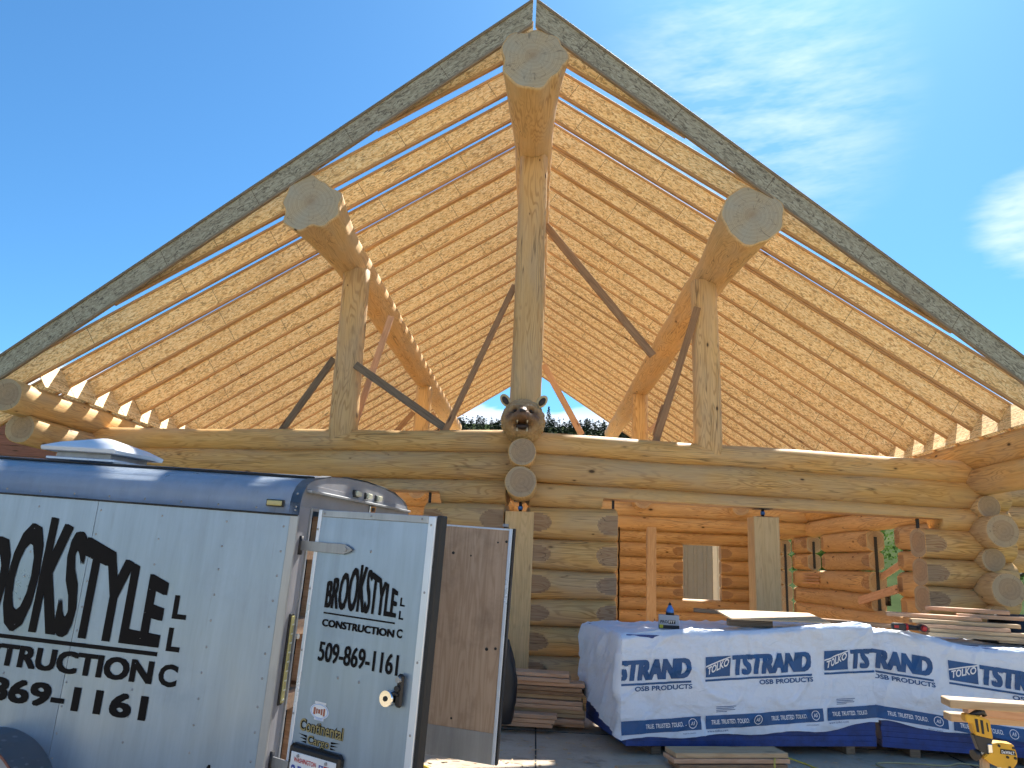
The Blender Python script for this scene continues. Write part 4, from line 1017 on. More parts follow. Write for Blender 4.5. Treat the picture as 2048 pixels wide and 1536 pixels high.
def trailer_doors():
    # near door, swung well past square: outer face towards us
    D = empty('rear_door', parent=TR); D.matrix_local = Matrix.Translation((0.05, 0.06, 0)) @ Matrix.Rotation(R(-20), 4, 'Z')
    tag(D, 'rear door with lettering, phone number and licence plate')
    x0, x1, z0, z1 = 0.052, 0.845, -1.49, 0.025
    box('skin', (x0+0.02, 0.0, z0+0.02), (x1-0.03, 0.030, z1-0.02), 'trailer_skin', D, 0.001)
    box('edge_trim', (x0, -0.006, z0), (x0+0.024, 0.036, z1), 'aluminium', D, 0.003)
    box('edge_trim', (x1-0.046, -0.008, z0), (x1, 0.038, z1-0.002), 'aluminium', D, 0.004)
    box('edge_trim', (x0+0.024, -0.0065, z1-0.038), (x1-0.046, 0.036, z1-0.001), 'aluminium_worn', D, 0.003)
    box('edge_trim', (x0+0.024, -0.0065, z0+0.001), (x1-0.046, 0.036, z0+0.038), 'aluminium_worn', D, 0.003)
    box('gasket', (x1+0.001, -0.004, z0), (x1+0.034, 0.046, z1+0.004), 'rubber', D, 0.006)
    for w in (-0.172, -1.26):
        H = box('hinge_strap', (-0.045, -0.016, w-0.026), (0.275, -0.009, w+0.026), 'galvanized', D, 0.002)
        bm = bmesh.new(); prism(bm, [(0.275, w-0.026), (0.315, w-0.012), (0.333, w), (0.315, w+0.012), (0.275, w+0.026)], lambda a, b_, d: (a, d, b_), -0.016, -0.009); bmesh.ops.recalc_face_normals(bm, faces=bm.faces)
        mesh_obj('strap_tip', from_bm(bm, 'strap_tip'), 'galvanized', H)
        tube('knuckle', [(-0.05, -0.010, w-0.05), (-0.05, -0.010, w+0.05)], 0.016, 'black_steel', H, 10)
        tube('bolt', [(0.288, -0.024, w), (0.288, -0.012, w)], 0.011, 'galvanized', H, 8)
    bm = bmesh.new()
    def rivet(u, w, r=0.0065):
        vs = [bm.verts.new((u+r*math.cos(a), -0.0085, w+r*math.sin(a))) for a in [k*math.pi/4 for k in range(8)]]; t = bm.verts.new((u, -0.0125, w))
        for k in range(8): bm.faces.new((vs[k], vs[(k+1) % 8], t))
    for k in range(5):
        rivet(x0+0.012, -0.08-0.31*k); rivet(x1-0.025, -0.02-0.32*k)
    for k in range(3): rivet(0.10+0.33*k, z1-0.018)
    tag(mesh_obj('rivets', from_bm(bm, 'rivets'), 'galvanized', D), kind='stuff')
    bm = bmesh.new()
    for u, w in ((0.449, -0.172), (0.47, -0.80), (0.33, -0.80)):
        for k in range(8):
            a, c = k*math.pi/4, (k+1)*math.pi/4
            bm.faces.new([bm.verts.new((u, -0.006, w)), bm.verts.new((u+0.008*math.cos(a), -0.0005, w+0.008*math.sin(a))), bm.verts.new((u+0.008*math.cos(c), -0.0005, w+0.008*math.sin(c)))])
    tag(mesh_obj('screws', from_bm(bm, 'screws'), 'galvanized', D), kind='stuff')
    S_ = lambda x, y: (x, -0.0018, y)
    bm = bmesh.new()
    pk = lambda a, b_: b_*(0.52+0.48*(1-abs(a-0.49)/0.51))
    heavy(bm, 'BROOKSTYLE', 0.178, 0.655, -0.476, -0.236, S_, 0.004, 0.0, 0, pk)
    add_rect(bm, 0.178, 0.655, -0.505, -0.497, S_)
    heavy(bm, 'CONSTRUCTION', 0.177, 0.658, -0.568, -0.531, S_, 0.0026, 0.0)
    add_text(bm, 'L', 0.674, 0.703, -0.418, -0.377, S_, 0.03); add_text(bm, 'L', 0.674, 0.703, -0.480, -0.440, S_, 0.03)
    add_text(bm, 'C', 0.672, 0.708, -0.566, -0.523, S_, 0.04)
    heavy(bm, '509-869-1161', 0.178, 0.703, -0.738, -0.642, S_, 0.0026, 0.0)
    mesh_obj('lettering', from_bm(bm, 'lettering'), 'vinyl_black', D)
    # stickers
    bm = bmesh.new()
    A = [bm.verts.new(S_(0.236+0.064*math.cos(a), -0.973+0.036*math.sin(a))) for a in [k*math.pi/16 for k in range(32)]]; bm.faces.new(A)
    add_rect(bm, 0.205, 0.270, -1.016, -1.004, S_); add_rect(bm, 0.198, 0.276, -0.940, -0.929, S_)
    st = mesh_obj('sticker', from_bm(bm, 'sticker'), 'plate_white', D)
    S2 = lambda x, y: (x, -0.0026, y)
    bm = bmesh.new(); add_ring(bm, 0, 0, 0.9, 1.0, lambda x, y: S2(0.236+0.060*x, -0.973+0.033*y)); add_text(bm, 'TRAILERS', 0.208, 0.267, -1.015, -1.005, S2, 0.02)
    mesh_obj('sticker_print', from_bm(bm, 'sticker_print'), 'decal_blue', st)
    bm = bmesh.new()
    for x, w in ((0.196, 0.02), (0.214, 0.014), (0.228, 0.02), (0.246, 0.016), (0.262, 0.018)):
        add_rect(bm, x, x+w*0.7, -0.988+0.004*math.sin(x*90), -0.960+0.004*math.cos(x*70), S2)
    mesh_obj('sticker_script', from_bm(bm, 'sticker_script'), 'decal_brown', st)
    bm = bmesh.new(); add_text(bm, 'Continental', 0.114, 0.412, -1.082, -1.022, S_, 0.07); add_text(bm, 'Cargo', 0.178, 0.330, -1.146, -1.092, S_, 0.07)
    for sx, xa in ((-1, 0.172), (1, 0.336)):
        for k in range(3):
            y = -1.104-0.013*k
            f = [bm.verts.new(S_(xa, y-0.005)), bm.verts.new(S_(xa, y+0.006)), bm.verts.new(S_(xa+sx*(0.062-0.012*k), y+0.008-0.004*k))]
            bm.faces.new(f)
    mesh_obj('decal', from_bm(bm, 'decal'), 'vinyl_black', D)
    bm = bmesh.new(); add_text(bm, 'Continental', 0.114, 0.412, -1.082, -1.022, S2, 0.012); add_text(bm, 'Cargo', 0.178, 0.330, -1.146, -1.092, S2, 0.012)
    mesh_obj('decal_face', from_bm(bm, 'decal_face'), 'decal_gold', D)
    # licence plate
    P = box('plate_holder', (0.085, -0.022, -1.345), (0.435, -0.0, -1.140), 'black_plastic', D, 0.02)
    box('plate', (0.103, -0.026, -1.335), (0.408, -0.022, -1.178), 'plate_white', P, 0.002)
    S3 = lambda x, y: (x, -0.0275, y)
    bm = bmesh.new(); add_text(bm, 'WASHINGTON', 0.128, 0.280, -1.222, -1.200, S3, 0.02); mesh_obj('plate_state', from_bm(bm, 'plate_state'), 'plate_red', P)
    bm = bmesh.new(); add_text(bm, '2518', 0.115, 0.270, -1.31, -1.236, S3, 0.01)
    add_rect(bm, 0.300, 0.328, -1.240, -1.205, S3); mesh_obj('plate_number', from_bm(bm, 'plate_number'), 'plate_blue', P)
    bm = bmesh.new(); add_rect(bm, 0.332, 0.370, -1.240, -1.205, S3); mesh_obj('plate_tab', from_bm(bm, 'plate_tab'), 'plate_red', P)
    bm = bmesh.new(); add_text(bm, '5', 0.307, 0.321, -1.236, -1.210, lambda x, y: (x, -0.0283, y), 0.02); mesh_obj('plate_month', from_bm(bm, 'plate_month'), 'plate_white', P)
    for x in (0.155, 0.345): tube('plate_bolt', [(x, -0.032, -1.192), (x, -0.026, -1.192)], 0.008, 'galvanized', P, 8)
    # bar lock and disc padlock
    L = box('hasp', (0.722, -0.030, -0.87), (0.762, -0.008, -0.72), 'black_steel', D, 0.010)
    tube('hasp_stud', [(0.742, -0.045, -0.745), (0.742, -0.028, -0.745)], 0.014, 'galvanized', L, 12)
    tube('hasp_stud', [(0.740, -0.045, -0.785), (0.740, -0.028, -0.785)], 0.014, 'black_steel', L, 12)
    K = tube('padlock', [(0.690, -0.056, -0.835), (0.690, -0.020, -0.835)], 0.036, 'chrome', D, 28)
    tube('key_core', [(0.690, -0.060, -0.835), (0.690, -0.055, -0.835)], 0.012, 'black_steel', K, 12)
    tube('shackle', [(0.705, -0.038, -0.815), (0.725, -0.038, -0.805), (0.745, -0.03, -0.815)], 0.008, 'black_steel', K, 8)
    # far door, inner plywood face towards us
    D2 = empty('rear_door', parent=TR); D2.matrix_local = Matrix.Translation((0.06, 1.76, 0)) @ Matrix.Rotation(R(-5), 4, 'Z')
    tag(D2, 'rear door showing its worn plywood inner face')
    bx0, bx1, bz0, bz1 = 0.03, 0.805, -1.56, 0.045
    box('lining', (bz0+0.20, 0.0, -(bx1-0.024)), (bz1-0.012, 0.02, -(bx0+0.01)), 'plywood_worn', D2, 0.001, Matrix.Rotation(-math.pi/2, 4, 'Y'))
    box('kick_plate', (bx0+0.01, -0.003, bz0), (bx1-0.024, 0.02, bz0+0.20), 'galvanized', D2, 0.001)
    box('edge_trim', (bx1-0.026, -0.008, bz0), (bx1, 0.036, bz1), 'aluminium', D2, 0.004)
    box('edge_trim', (bx0, -0.0065, bz1-0.014), (bx1-0.026, 0.036, bz1-0.001), 'aluminium', D2, 0.003)
    box('gasket', (bx1+0.001, -0.004, bz0), (bx1+0.016, 0.040, bz1+0.004), 'rubber', D2, 0.004)
    H = box('hold_back', (0.735, 0.0, bz1+0.004), (0.765, 0.03, bz1+0.012), 'black_steel', D2, 0.002)
    box('hook', (0.725, -0.006, bz1+0.012), (0.768, 0.02, bz1+0.034), 'galvanized', H, 0.004)
    for x, w, r in ((0.36, -0.16, 0.011), (0.50, -0.17, 0.007), (0.70, -0.06, 0.007), (0.765, -0.05, 0.010), (0.68, -0.81, 0.012), (0.745, -0.80, 0.010), (0.24, -1.28, 0.008), (0.46, -1.30, 0.008)):
        tube('hole', [(x, -0.0035, w), (x, 0.001, w)], r, 'box_black', D2, 10)
trailer_doors()
# ------------------------------------------------------------------ wrapped OSB bundles
def bundle(name, label, P0, ang, L, top, bot, phase, tilt, zbase, s_clip, seedv):
    """front-left ground corner P0; top(s), bot(s): wrap top and lower edge along the front"""
    root = empty(name, (P0[0], P0[1], 0.0), R(ang)); tag(root, label, 'lumber bundle', 'wrapped bundles of sheathing before the log wall')
    DP = 1.22; so = Vector((seedv, seedv*1.7, 0))
    # dunnage and the panel stack with blue sealed edges
    for x in (0.25, L*0.5, L-0.3): box('dunnage', (x, 0.03, 0.0), (x+0.09, DP-0.03, 0.075), 'brace_old', root, 0.002)
    bm = bmesh.new(); z = 0.076; k = 0
    while z < 0.98:
        h = 0.0465; jx, jy = random.uniform(-0.005, 0.005), random.uniform(-0.006, 0.004)
        add_box(bm, (jx+0.004, jy+0.004, z), (L-0.004+jx, DP+jy-0.004, z+h-0.0018)); z += h; k += 1
    tag(mesh_obj('panel_stack', from_bm(bm, 'panel_stack'), 'edge_blue', root), kind='stuff')
    # wrap: front, left end and top as one draped sheet
    def fold(s, z):
        a = noise.noise(so+Vector((s*2.2, z*3.0, 0.0)))*0.020+noise.noise(so+Vector((s*6.0+z*3, z*5.0, 4.0)))*0.010
        cr = abs(noise.noise(so+Vector((s*3.0-z*2.0, z*2.0+s, 9.0)))); a += 0.013*max(0.0, 1-cr*7)
        cr2 = abs(noise.noise(so+Vector((s*7.0+z*4.0, z*6.0-s*2, 19.0)))); a += 0.005*max(0.0, 1-cr2*8)
        return a
    def front(s, z):
        tz = top(s); e = max(0.0, (z-tz+0.05)/0.05); y = -0.016-fold(s, z)
        if e > 0: y += 0.045*(1-math.cos(min(1, e)*1.5708))
        lo = bot(s); low = max(0.0, 1-(z-lo)/0.12); y -= 0.018*low*(0.6+0.6*math.sin(s*7+seedv))
        x = s
        return Vector((x, y, z))
    def rowz(s, t): return bot(s)+(top(s)-bot(s))*t
    bm = bmesh.new(); ns, nt_ = 190, 80; g = []
    for i in range(ns+1):
        s = -0.055+(L+0.063)*i/ns; g.append([bm.verts.new(front(s, rowz(s, j/nt_))) for j in range(nt_+1)])
    for i in range(ns):
        for j in range(nt_): bm.faces.new((g[i][j], g[i+1][j], g[i+1][j+1], g[i][j+1]))
    # top sheet
    nd = 40; tp = [[g[i][nt_]] for i in range(ns+1)]
    for i in range(ns+1):
        s = -0.055+(L+0.063)*i/ns
        for k in range(1, nd+1):
            d = DP*k/nd; zz = top(s)+0.010*math.sin(d*9+s*3)+0.02*noise.noise(so+Vector((s*2.5, d*2.5, 3)))+0.016*max(0.0, 1-7*abs(noise.noise(so+Vector((s*3, d*4, 7)))))
            zz += (1.02-top(s))*min(1.0, d/0.5)*0.5
            tp[i].append(bm.verts.new((s, d, zz-0.004)))
    for i in range(ns):
        for k in range(nd): bm.faces.new((tp[i][k], tp[i+1][k], tp[i+1][k+1], tp[i][k+1]))
    # both ends, hanging with diagonal folds
    for ie, sg in ((0, -1), (ns, 1)):
        nj = 30; cols = []
        for k in range(nd+1):
            v0 = tp[ie][k].co; lo = bot(0 if sg < 0 else L)+0.22*k/nd
            col = [tp[ie][k]] if k > 0 else [g[ie][nt_]]
            for j in range(1, nj+1):
                if k == 0:
                    zz = g[ie][nt_].co.z+(bot(0 if sg < 0 else L)-g[ie][nt_].co.z)*j/nj
                    jj = min(nt_-1, int(round(nt_*(1-j/nj)))); col.append(g[ie][jj]); continue
                z = v0.z+(lo-v0.z)*j/nj; d = v0.y
                w = 0.022*math.sin(d*9+z*7+seedv)+0.03*noise.noise(so+Vector((d*3, z*2, 31)))+0.03*max(0.0, 1-5*abs(noise.noise(so+Vector((d*4+z*3, z*1.5, 41)))))
                col.append(bm.verts.new((v0.x+sg*(0.01+abs(w)*min(1, j/6)), d, z)))
            cols.append(col)
        for k in range(nd):
            for j in range(nj):
                q = []
                for v in (cols[k][j], cols[k+1][j], cols[k+1][j+1], cols[k][j+1]):
                    if v not in q: q.append(v)
                if len(q) >= 3:
                    try: bm.faces.new(q)
                    except ValueError: pass
    for f in bm.faces: f.smooth = True
    bmesh.ops.recalc_face_normals(bm, faces=bm.faces)
    mesh_obj('wrap', from_bm(bm, 'wrap'), 'wrap_white', root)
    # the printing on the wrap
    def ink(lift):
        return lambda s, z: front(s, z+tilt*s)+Vector((0, -0.0055-lift, 0))
    F = ink(0.0); F2 = ink(0.0035); F3 = ink(0.004)
    xr = (-0.05, L-0.004); zb = zbase
    bm = bmesh.new(); bw = bmesh.new()
    def crect(b, x0, x1, y0, y1, fn, step=0.03):
        x0, x1 = max(x0, xr[0]), min(x1, xr[1])
        if x1-x0 > 0.003: add_rect(b, x0, x1, y0, y1, fn, 0, step)
    s0 = phase-1.2*3
    while s0 < L:
        if s0+1.15 > 0:
            crect(bm, s0, s0+0.245, zb+0.0, zb+0.175, F)                                     # logo block
            if 0 < s0 and s0+0.25 < L:
                for k in range(12):                                                            # its white slash
                    a, c = s0+0.245*k/12, s0+0.245*(k+1)/12; ya, yc = zb+0.085+0.075*k/12, zb+0.085+0.075*(k+1)/12
                    bw.faces.new([bw.verts.new(F2(a, ya)), bw.verts.new(F2(c, yc)), bw.verts.new(F2(c, yc+0.012)), bw.verts.new(F2(a, ya+0.012))])
                sl = lambda x, y, s=s0: F2(x, y+(x-s)*0.34)
                add_text(bw, 'TOLKO', s0+0.02, s0+0.232, zb+0.012, zb+0.078, sl, 0.03, 0.15, None, 0.03)
            if s0+1.06 > 0 and s0+0.27 < L:
                heavy(bm, 'TSTRAND', s0+0.265, s0+1.06, zb+0.002, zb+0.178, F, 0.0135, 0.0, 0.15, None, 0.03, xr=(xr[0]+0.014, xr[1]-0.014))
            crect(bm, s0-0.005, s0+1.06, zb-0.036, zb-0.018, F)
            if s0+0.5 < L: add_text(bm, 'OSB PRODUCTS', s0+0.53, s0+1.07, zb-0.088, zb-0.046, F, 0.03, 0, None, 0.03, xr=xr)
            crect(bm, s0, s0+1.155, zb-0.435, zb-0.325, F)                                    # banner
            for q in (0.05, 0.63):
                if s0+q+0.37 > 0.03 and s0+q < L-0.03:
                    add_text(bw, 'TRUE. TRUSTED. TOLKO.', s0+q, s0+q+0.355, zb-0.399, zb-0.361, F2, 0.02, 0, None, 0.03, xr=xr)
                cx = s0+q+0.445
                if 0.05 < cx < L-0.05:
                    add_ring(bw, cx, zb-0.380, 0.035, 0.041, F2); add_text(bw, 'A5', cx-0.02, cx+0.02, zb-0.395, zb-0.364, F2, 0.02, 0.2)
            if 0.0 < s0 < L-0.2: add_text(bm, 'www.tolko.com', s0+0.01, s0+0.21, zb-0.462, zb-0.443, F, 0.0, 0, None, 0.05, xr=xr)
            if -0.9 < s0 < L-1.1: add_text(bm, 'MADE IN CANADA', s0+0.98, s0+1.10, zb-0.463, zb-0.453, F, 0.0, 0, None, 0.05, xr=xr)
            for k in range(4):                                                                 # small print lines
                if 0.05 < s0+0.10 < L-0.2: crect(bm, s0+0.10, s0+0.10+(0.19, 0.17, 0.18, 0.10)[k], zb-0.258-0.014*k, zb-0.253-0.014*k, F)
        s0 += 1.2
    tag(mesh_obj('print', from_bm(bm, 'print'), 'print_blue', root), kind='stuff')
    tag(mesh_obj('white_print', from_bm(bw, 'white_print'), 'plate_white', root), kind='stuff')
    return root
def sm(a, b_, x): t = max(0.0, min(1.0, (x-a)/(b_-a))); return t*t*(3-2*t)
bundle('osb_bundle', 'white wrapped bundle with blue lettering, nearer the lumber stack, nail box on top', (1.08, 7.12), 12.9, 2.455,
       lambda s: 1.005+0.066*s+0.012*math.sin(s*4), lambda s: 0.135+0.042*s+0.01*math.sin(s*9)+0.055*sm(1.9, 2.45, s), 0.745, 0.066, 0.605, None, 3.0)
bundle('osb_bundle', 'white wrapped bundle running out at right, short boards piled on top', (3.515, 7.66), -7.0, 2.44,
       lambda s: 1.12-0.10*s+0.02*math.sin(s*6) if s < 1.3 else 0.99+0.02*math.sin(s*6), lambda s: 0.315-0.055*sm(0, 0.35, s)+0.01*math.sin(s*8), 0.625, -0.095, 0.765, None, 8.0)

# ------------------------------------------------------------------ lumber and small things
def plank(name, p0, p1, w, t, mat, label, group=None, up=(0, 0, 1), cat='board'):
    o = board(name, p0, p1, w, t, mat, None, up, 0.004); tag(o, label, cat, group); return o
rs = random.Random(17)
# stack against the log wall, ends to the right
rows = [(0.62, 0.03), (0.63, 0.0), (0.78, 0.02), (0.75, 0.0), (0.77, 0.0), (0.75, 0.01), (0.76, 0.0), (0.76, 0.0), (0.78, 0.0), (0.79, 0.02), (0.78, 0.0), (0.78, 0.0)]
box('stack_sleeper', (-0.35, 7.95, 0.0), (-0.25, 8.55, 0.06), 'brace_old'); tag(bpy.data.objects['stack_sleeper'], 'short dark sleeper under the lumber stack beside the open door', 'board')
for k, (xe, dy) in enumerate(rows):
    z = 0.505-0.041*k
    m = ('fir_lumber', 'fir_lumber', 'fir_lumber', 'brace_wood', 'brace_wood', 'pale_lumber', 'fir_lumber', 'fir_lumber', 'pale_lumber', 'pale_lumber', 'fir_lumber', 'fir_lumber')[k]
    y = 8.06+rs.uniform(-0.03, 0.03)+dy
    plank('plank', (xe-2.2, y+0.12+rs.uniform(-.02, .02), z+0.004), (xe, y+rs.uniform(-.01, .01), z), 0.235, 0.037, m,
          'plank in the lumber stack by the log wall, %s' % ORD[k], 'planks stacked by the log wall')
for k in range(3):
    plank('plank', (-1.5, 7.86+0.01*k, 0.165-0.042*k), (0.50-0.02*k, 7.78+0.015*k, 0.165-0.042*k), 0.14, 0.037, 'fir_lumber',
          'shorter plank in front of the lumber stack, %s' % ('topmost', 'middle', 'lowest')[k], 'short planks before the stack')
# black jacket hung behind the far trailer door
def drape(name, label, cat, mat, prof, thick, loc, rz, seedv, rot=0.0):
    bm = bmesh.new(); nz, na = 26, 22; rings = []
    for j in range(nz+1):
        t = j/nz; w, d = prof(t); ring = []
        for i in range(na):
            a = 2*math.pi*i/na; f = 1+0.16*noise.noise(Vector((math.cos(a)*1.8, math.sin(a)*1.8, t*4+seedv)))+0.08*noise.noise(Vector((math.cos(a)*5, math.sin(a)*5, t*9+seedv)))
            ring.append(bm.verts.new((w*f*math.cos(a), d*f*math.sin(a), thick*t)))
        rings.append(ring)
    for A, B in zip(rings, rings[1:]):
        for i in range(na): q = bm.faces.new((A[i], A[(i+1) % na], B[(i+1) % na], B[i])); q.smooth = True
    bm.faces.new(rings[0][::-1]); bm.faces.new(rings[-1])
    o = mesh_obj(name, from_bm(bm, name), mat); o.location = loc; o.rotation_euler = (rot, 0, rz)
    return tag(o, label, cat)
drape('jacket', 'black jacket hanging behind the edge of the open plywood door', 'jacket', 'tarp_black',
      lambda t: (0.075+0.05*math.sin(t*3.0)-0.06*t*t, 0.06+0.04*math.sin(t*3)), 0.74, (-0.005, 7.45, 0.14), 0.2, 2.0)
drape('tarp', 'crumpled black tarp lying behind the pile of short boards', 'tarp', 'tarp_black',
      lambda t: (0.62-0.35*t, 0.30*(1-0.7*t)), 0.30, (5.25, 8.2, 1.0), 0.1, 6.0)
# boards across the tops of the bundles
plank('plank', (1.93, 8.35, 1.185), (3.95, 7.95, 1.135), 0.14, 0.038, 'brace_wood', 'long grey-brown plank lying along the back of the nearer bundle', None)
o = box('plywood_offcut', (0, 0, 0), (1.0, 0.42, 0.014), 'pale_lumber', None, 0.002, Matrix.Translation((2.12, 7.52, 1.150)) @ Matrix.Rotation(R(9), 4, 'Z') @ Matrix.Rotation(R(8), 4, 'X'))
tag(o, 'wide pale plywood offcut tilted on the nearer bundle', 'plywood')
box('support_block', (2.12, 7.66, 1.085), (2.55, 7.72, 1.150), 'brace_old'); tag(bpy.data.objects['support_block'], 'dark block under the pale plywood offcut', 'board')
SB = [(4.15, 7.95, 5.02, 7.72, 1.085, 0.14, 'pale_lumber'), (4.18, 7.98, 5.02, 7.74, 1.122, 0.14, 'pale_lumber'), (4.10, 8.02, 4.86, 7.80, 1.160, 0.14, 'fir_lumber'), (4.05, 8.06, 4.98, 7.84, 1.200, 0.14, 'pale_lumber'),
      (3.92, 8.30, 4.70, 7.98, 1.245, 0.19, 'fir_lumber'), (4.55, 8.14, 5.12, 7.98, 1.268, 0.14, 'fir_lumber'), (4.38, 8.40, 5.02, 8.02, 1.318, 0.20, 'fir_lumber')]
for k, (xa, ya, xb, yb, z, w, m) in enumerate(SB):
    plank('plank', (xa, ya, z), (xb, yb, z), w, 0.038, m, 'short board in the pile on the right bundle, %s' % ORD[len(SB)-1-k], 'short boards piled on the right bundle')
plank('plank', (4.85, 7.86, 1.10), (6.1, 7.66, 1.085), 0.14, 0.038, 'fir_lumber', 'reddish board lying right of the short board pile', None)
plank('plank', (4.75, 7.80, 1.055), (5.15, 7.64, 1.058), 0.09, 0.02, 'pale_lumber', 'narrow pale strip poking out under the short board pile', None)
# nail box with a glue bottle on it
def nail_box():
    O = empty('nail_box', (1.42, 7.42, 1.035), R(-6)); tag(O, 'small grey and black nail box with a bottle on it, on the wrapped bundle', 'box')
    box('carton', (0, 0, 0), (0.185, 0.14, 0.135), 'box_grey', O, 0.003)
    box('black_band', (-0.001, -0.0015, 0.012), (0.186, 0.05, 0.045), 'box_black', O, 0.0)
    box('yellow_tab', (0.004, -0.003, 0.018), (0.036, 0.0, 0.048), 'box_yellow', O, 0.0)
    box('black_label', (0.085, -0.0018, 0.058), (0.150, 0.0, 0.092), 'box_black', O, 0.0)
    f = lambda x, y: (x, -0.0032, y)
    bm = bmesh.new(); add_text(bm, 'PRO', 0.012, 0.080, 0.062, 0.088, f, 0.02); mesh_obj('print', from_bm(bm, 'print'), 'box_black', O)
    bm = bmesh.new(); add_text(bm, 'FIT', 0.090, 0.146, 0.063, 0.088, f, 0.02); mesh_obj('print', from_bm(bm, 'print'), 'trim_cream', O)
    B = empty('glue_bottle', (1.53, 7.47, 1.172)); tag(B, 'dark blue squeeze bottle with pointed cap standing on the nail box', 'bottle')
    tube('body', [(0, 0, 0), (0, 0, 0.045), (0, 0, 0.07), (0, 0, 0.085)], [0.038, 0.036, 0.022, 0.016], 'blue_steel', B, 16)
    tube('cap', [(0, 0, 0.085), (0, 0, 0.098), (0, 0, 0.112)], [0.016, 0.013, 0.006], 'black_plastic', B, 12)
    tube('base', [(0, 0, -0.002), (0, 0, 0.02)], [0.040, 0.040], 'black_plastic', B, 16)
nail_box()
# cordless impact driver
def driver():
    O = empty('impact_driver', (3.66, 7.62, 1.125), R(-14)); tag(O, 'black and red cordless driver lying on the right bundle', 'power tool')
    box('battery', (0.0, -0.045, 0.0), (0.12, 0.045, 0.065), 'black_plastic', O, 0.01)
    box('battery_label', (0.015, -0.047, 0.022), (0.055, -0.0445, 0.045), 'tool_red', O, 0.0)
    tube('grip', [(0.12, 0, 0.035), (0.20, 0.0, 0.03), (0.25, 0.005, 0.03)], [0.026, 0.022, 0.026], 'black_plastic', O, 12)
    tube('collar', [(0.115, 0, 0.035), (0.14, 0, 0.034)], [0.036, 0.032], 'tool_red', O, 14)
    tube('motor', [(0.26, -0.09, 0.034), (0.26, 0.07, 0.034)], 0.034, 'black_plastic', O, 16)
    tube('nose', [(0.26, -0.125, 0.034), (0.26, -0.09, 0.034)], [0.016, 0.030], 'tool_red', O, 14)
driver()
# bottle on the window sill
def soda():
    B = empty('drink_bottle', (5.86, 12.72, 1.40)); tag(B, 'dark drink bottle standing in the right-hand window opening', 'bottle')
    tube('body', [(0, 0, 0), (0, 0, 0.13), (0, 0, 0.17), (0, 0, 0.21), (0, 0, 0.225)], [0.036, 0.036, 0.034, 0.014, 0.014], 'bottle_dark', B, 16)
    tube('cap', [(0, 0, 0.225), (0, 0, 0.245)], 0.016, 'black_plastic', B, 12)
    B.location = (5.92, 12.72, 1.185); B.scale = (1.2, 1.2, 1.2)
soda()
# miter-saw stand bracket with boards across it
def saw_stand():
    O = empty('saw_stand', (2.44, 4.0, 0.0), R(-8)); tag(O, 'yellow and black saw stand bracket on splayed legs', 'saw stand')
    def pl(name, poly, y0, y1, mat, par=O, bev=0.0):
        bm = bmesh.new(); prism(bm, poly, lambda a, b_, d: (a, d, b_), y0, y1); bmesh.ops.recalc_face_normals(bm, faces=bm.faces)
        if bev: bmesh.ops.bevel(bm, geom=bm.edges[:], offset=bev, segments=2, affect='EDGES')
        return mesh_obj(name, from_bm(bm, name), mat, par)
    B = pl('bracket', [(0.005, 0.800), (0.006, 0.838), (0.058, 0.848), (0.118, 0.845), (0.130, 0.80), (0.128, 0.765), (0.105, 0.735), (0.072, 0.728), (0.012, 0.750), (-0.02, 0.775)], -0.025, 0.045, 'tool_yellow', O, 0.004)
    for x, z in ((0.052, 0.835), (0.115, 0.830), (0.118, 0.785), (0.085, 0.787), (0.09, 0.742)): tube('bolt', [(x, -0.031, z), (x, -0.024, z)], 0.006, 'black_steel', B, 8)
    pl('badge', [(0.055, 0.800), (0.058, 0.822), (0.118, 0.818), (0.122, 0.798)], -0.0285, -0.0245, 'box_black', B)
    bm = bmesh.new(); add_text(bm, 'DeWALT', 0.060, 0.116, 0.803, 0.817, lambda x, y: (x, -0.030, y-(x-0.06)*0.05), 0.02); mesh_obj('badge_print', from_bm(bm, 'badge_print'), 'plate_white', B)
    pl('clamp_head', [(-0.085, 0.965), (-0.085, 0.93), (-0.058, 0.925), (-0.05, 0.875), (0.03, 0.862), (0.022, 0.945), (-0.02, 0.962)], -0.03, 0.03, 'tool_yellow', O, 0.004)
    pl('clamp_slot', [(-0.046, 0.948), (-0.041, 0.890), (-0.030, 0.888), (-0.033, 0.948)], -0.0325, -0.0295, 'box_black', O)
    pl('clamp_slot', [(-0.022, 0.945), (-0.019, 0.884), (-0.009, 0.882), (-0.010, 0.944)], -0.0325, -0.0295, 'box_black', O)
    pl('clamp_slot', [(0.004, 0.935), (0.007, 0.895), (0.012, 0.894), (0.010, 0.934)], -0.0325, -0.0295, 'box_black', O)
    pl('neck', [(-0.055, 0.875), (-0.035, 0.805), (0.008, 0.790), (0.03, 0.862)], -0.024, 0.024, 'black_plastic', O, 0.003)
    tube('lever', [(-0.06, 0.0, 0.955), (-0.03, 0.0, 0.968), (0.0, 0.0, 0.985), (0.012, 0.0, 0.96)], [0.008, 0.014, 0.022, 0.012], 'black_plastic', O, 10)
    K = tube('clamp_knob', [(-0.06, -0.02, 0.782), (-0.035, -0.01, 0.790)], [0.026, 0.02], 'black_plastic', O, 12)
    tube('spindle', [(-0.035, -0.01, 0.790), (0.0, 0.0, 0.80)], 0.010, 'galvanized', K, 8)
    box('latch', (0.0, -0.034, 0.80), (0.022, -0.024, 0.84), 'chrome', O, 0.003)
    for p, m in ((((0.0, 0.02, 0.77), (-0.16, -0.30, 0.0)), 'pale_lumber'), (((0.09, 0.03, 0.75), (0.12, 0.36, 0.0)), 'vent_white'), (((0.06, 0.0, 0.76), (0.20, -0.30, 0.0)), 'vent_white')):
        board('leg', p[0], p[1], 0.035, 0.03, m, O, (0, 1, 0))
saw_stand()
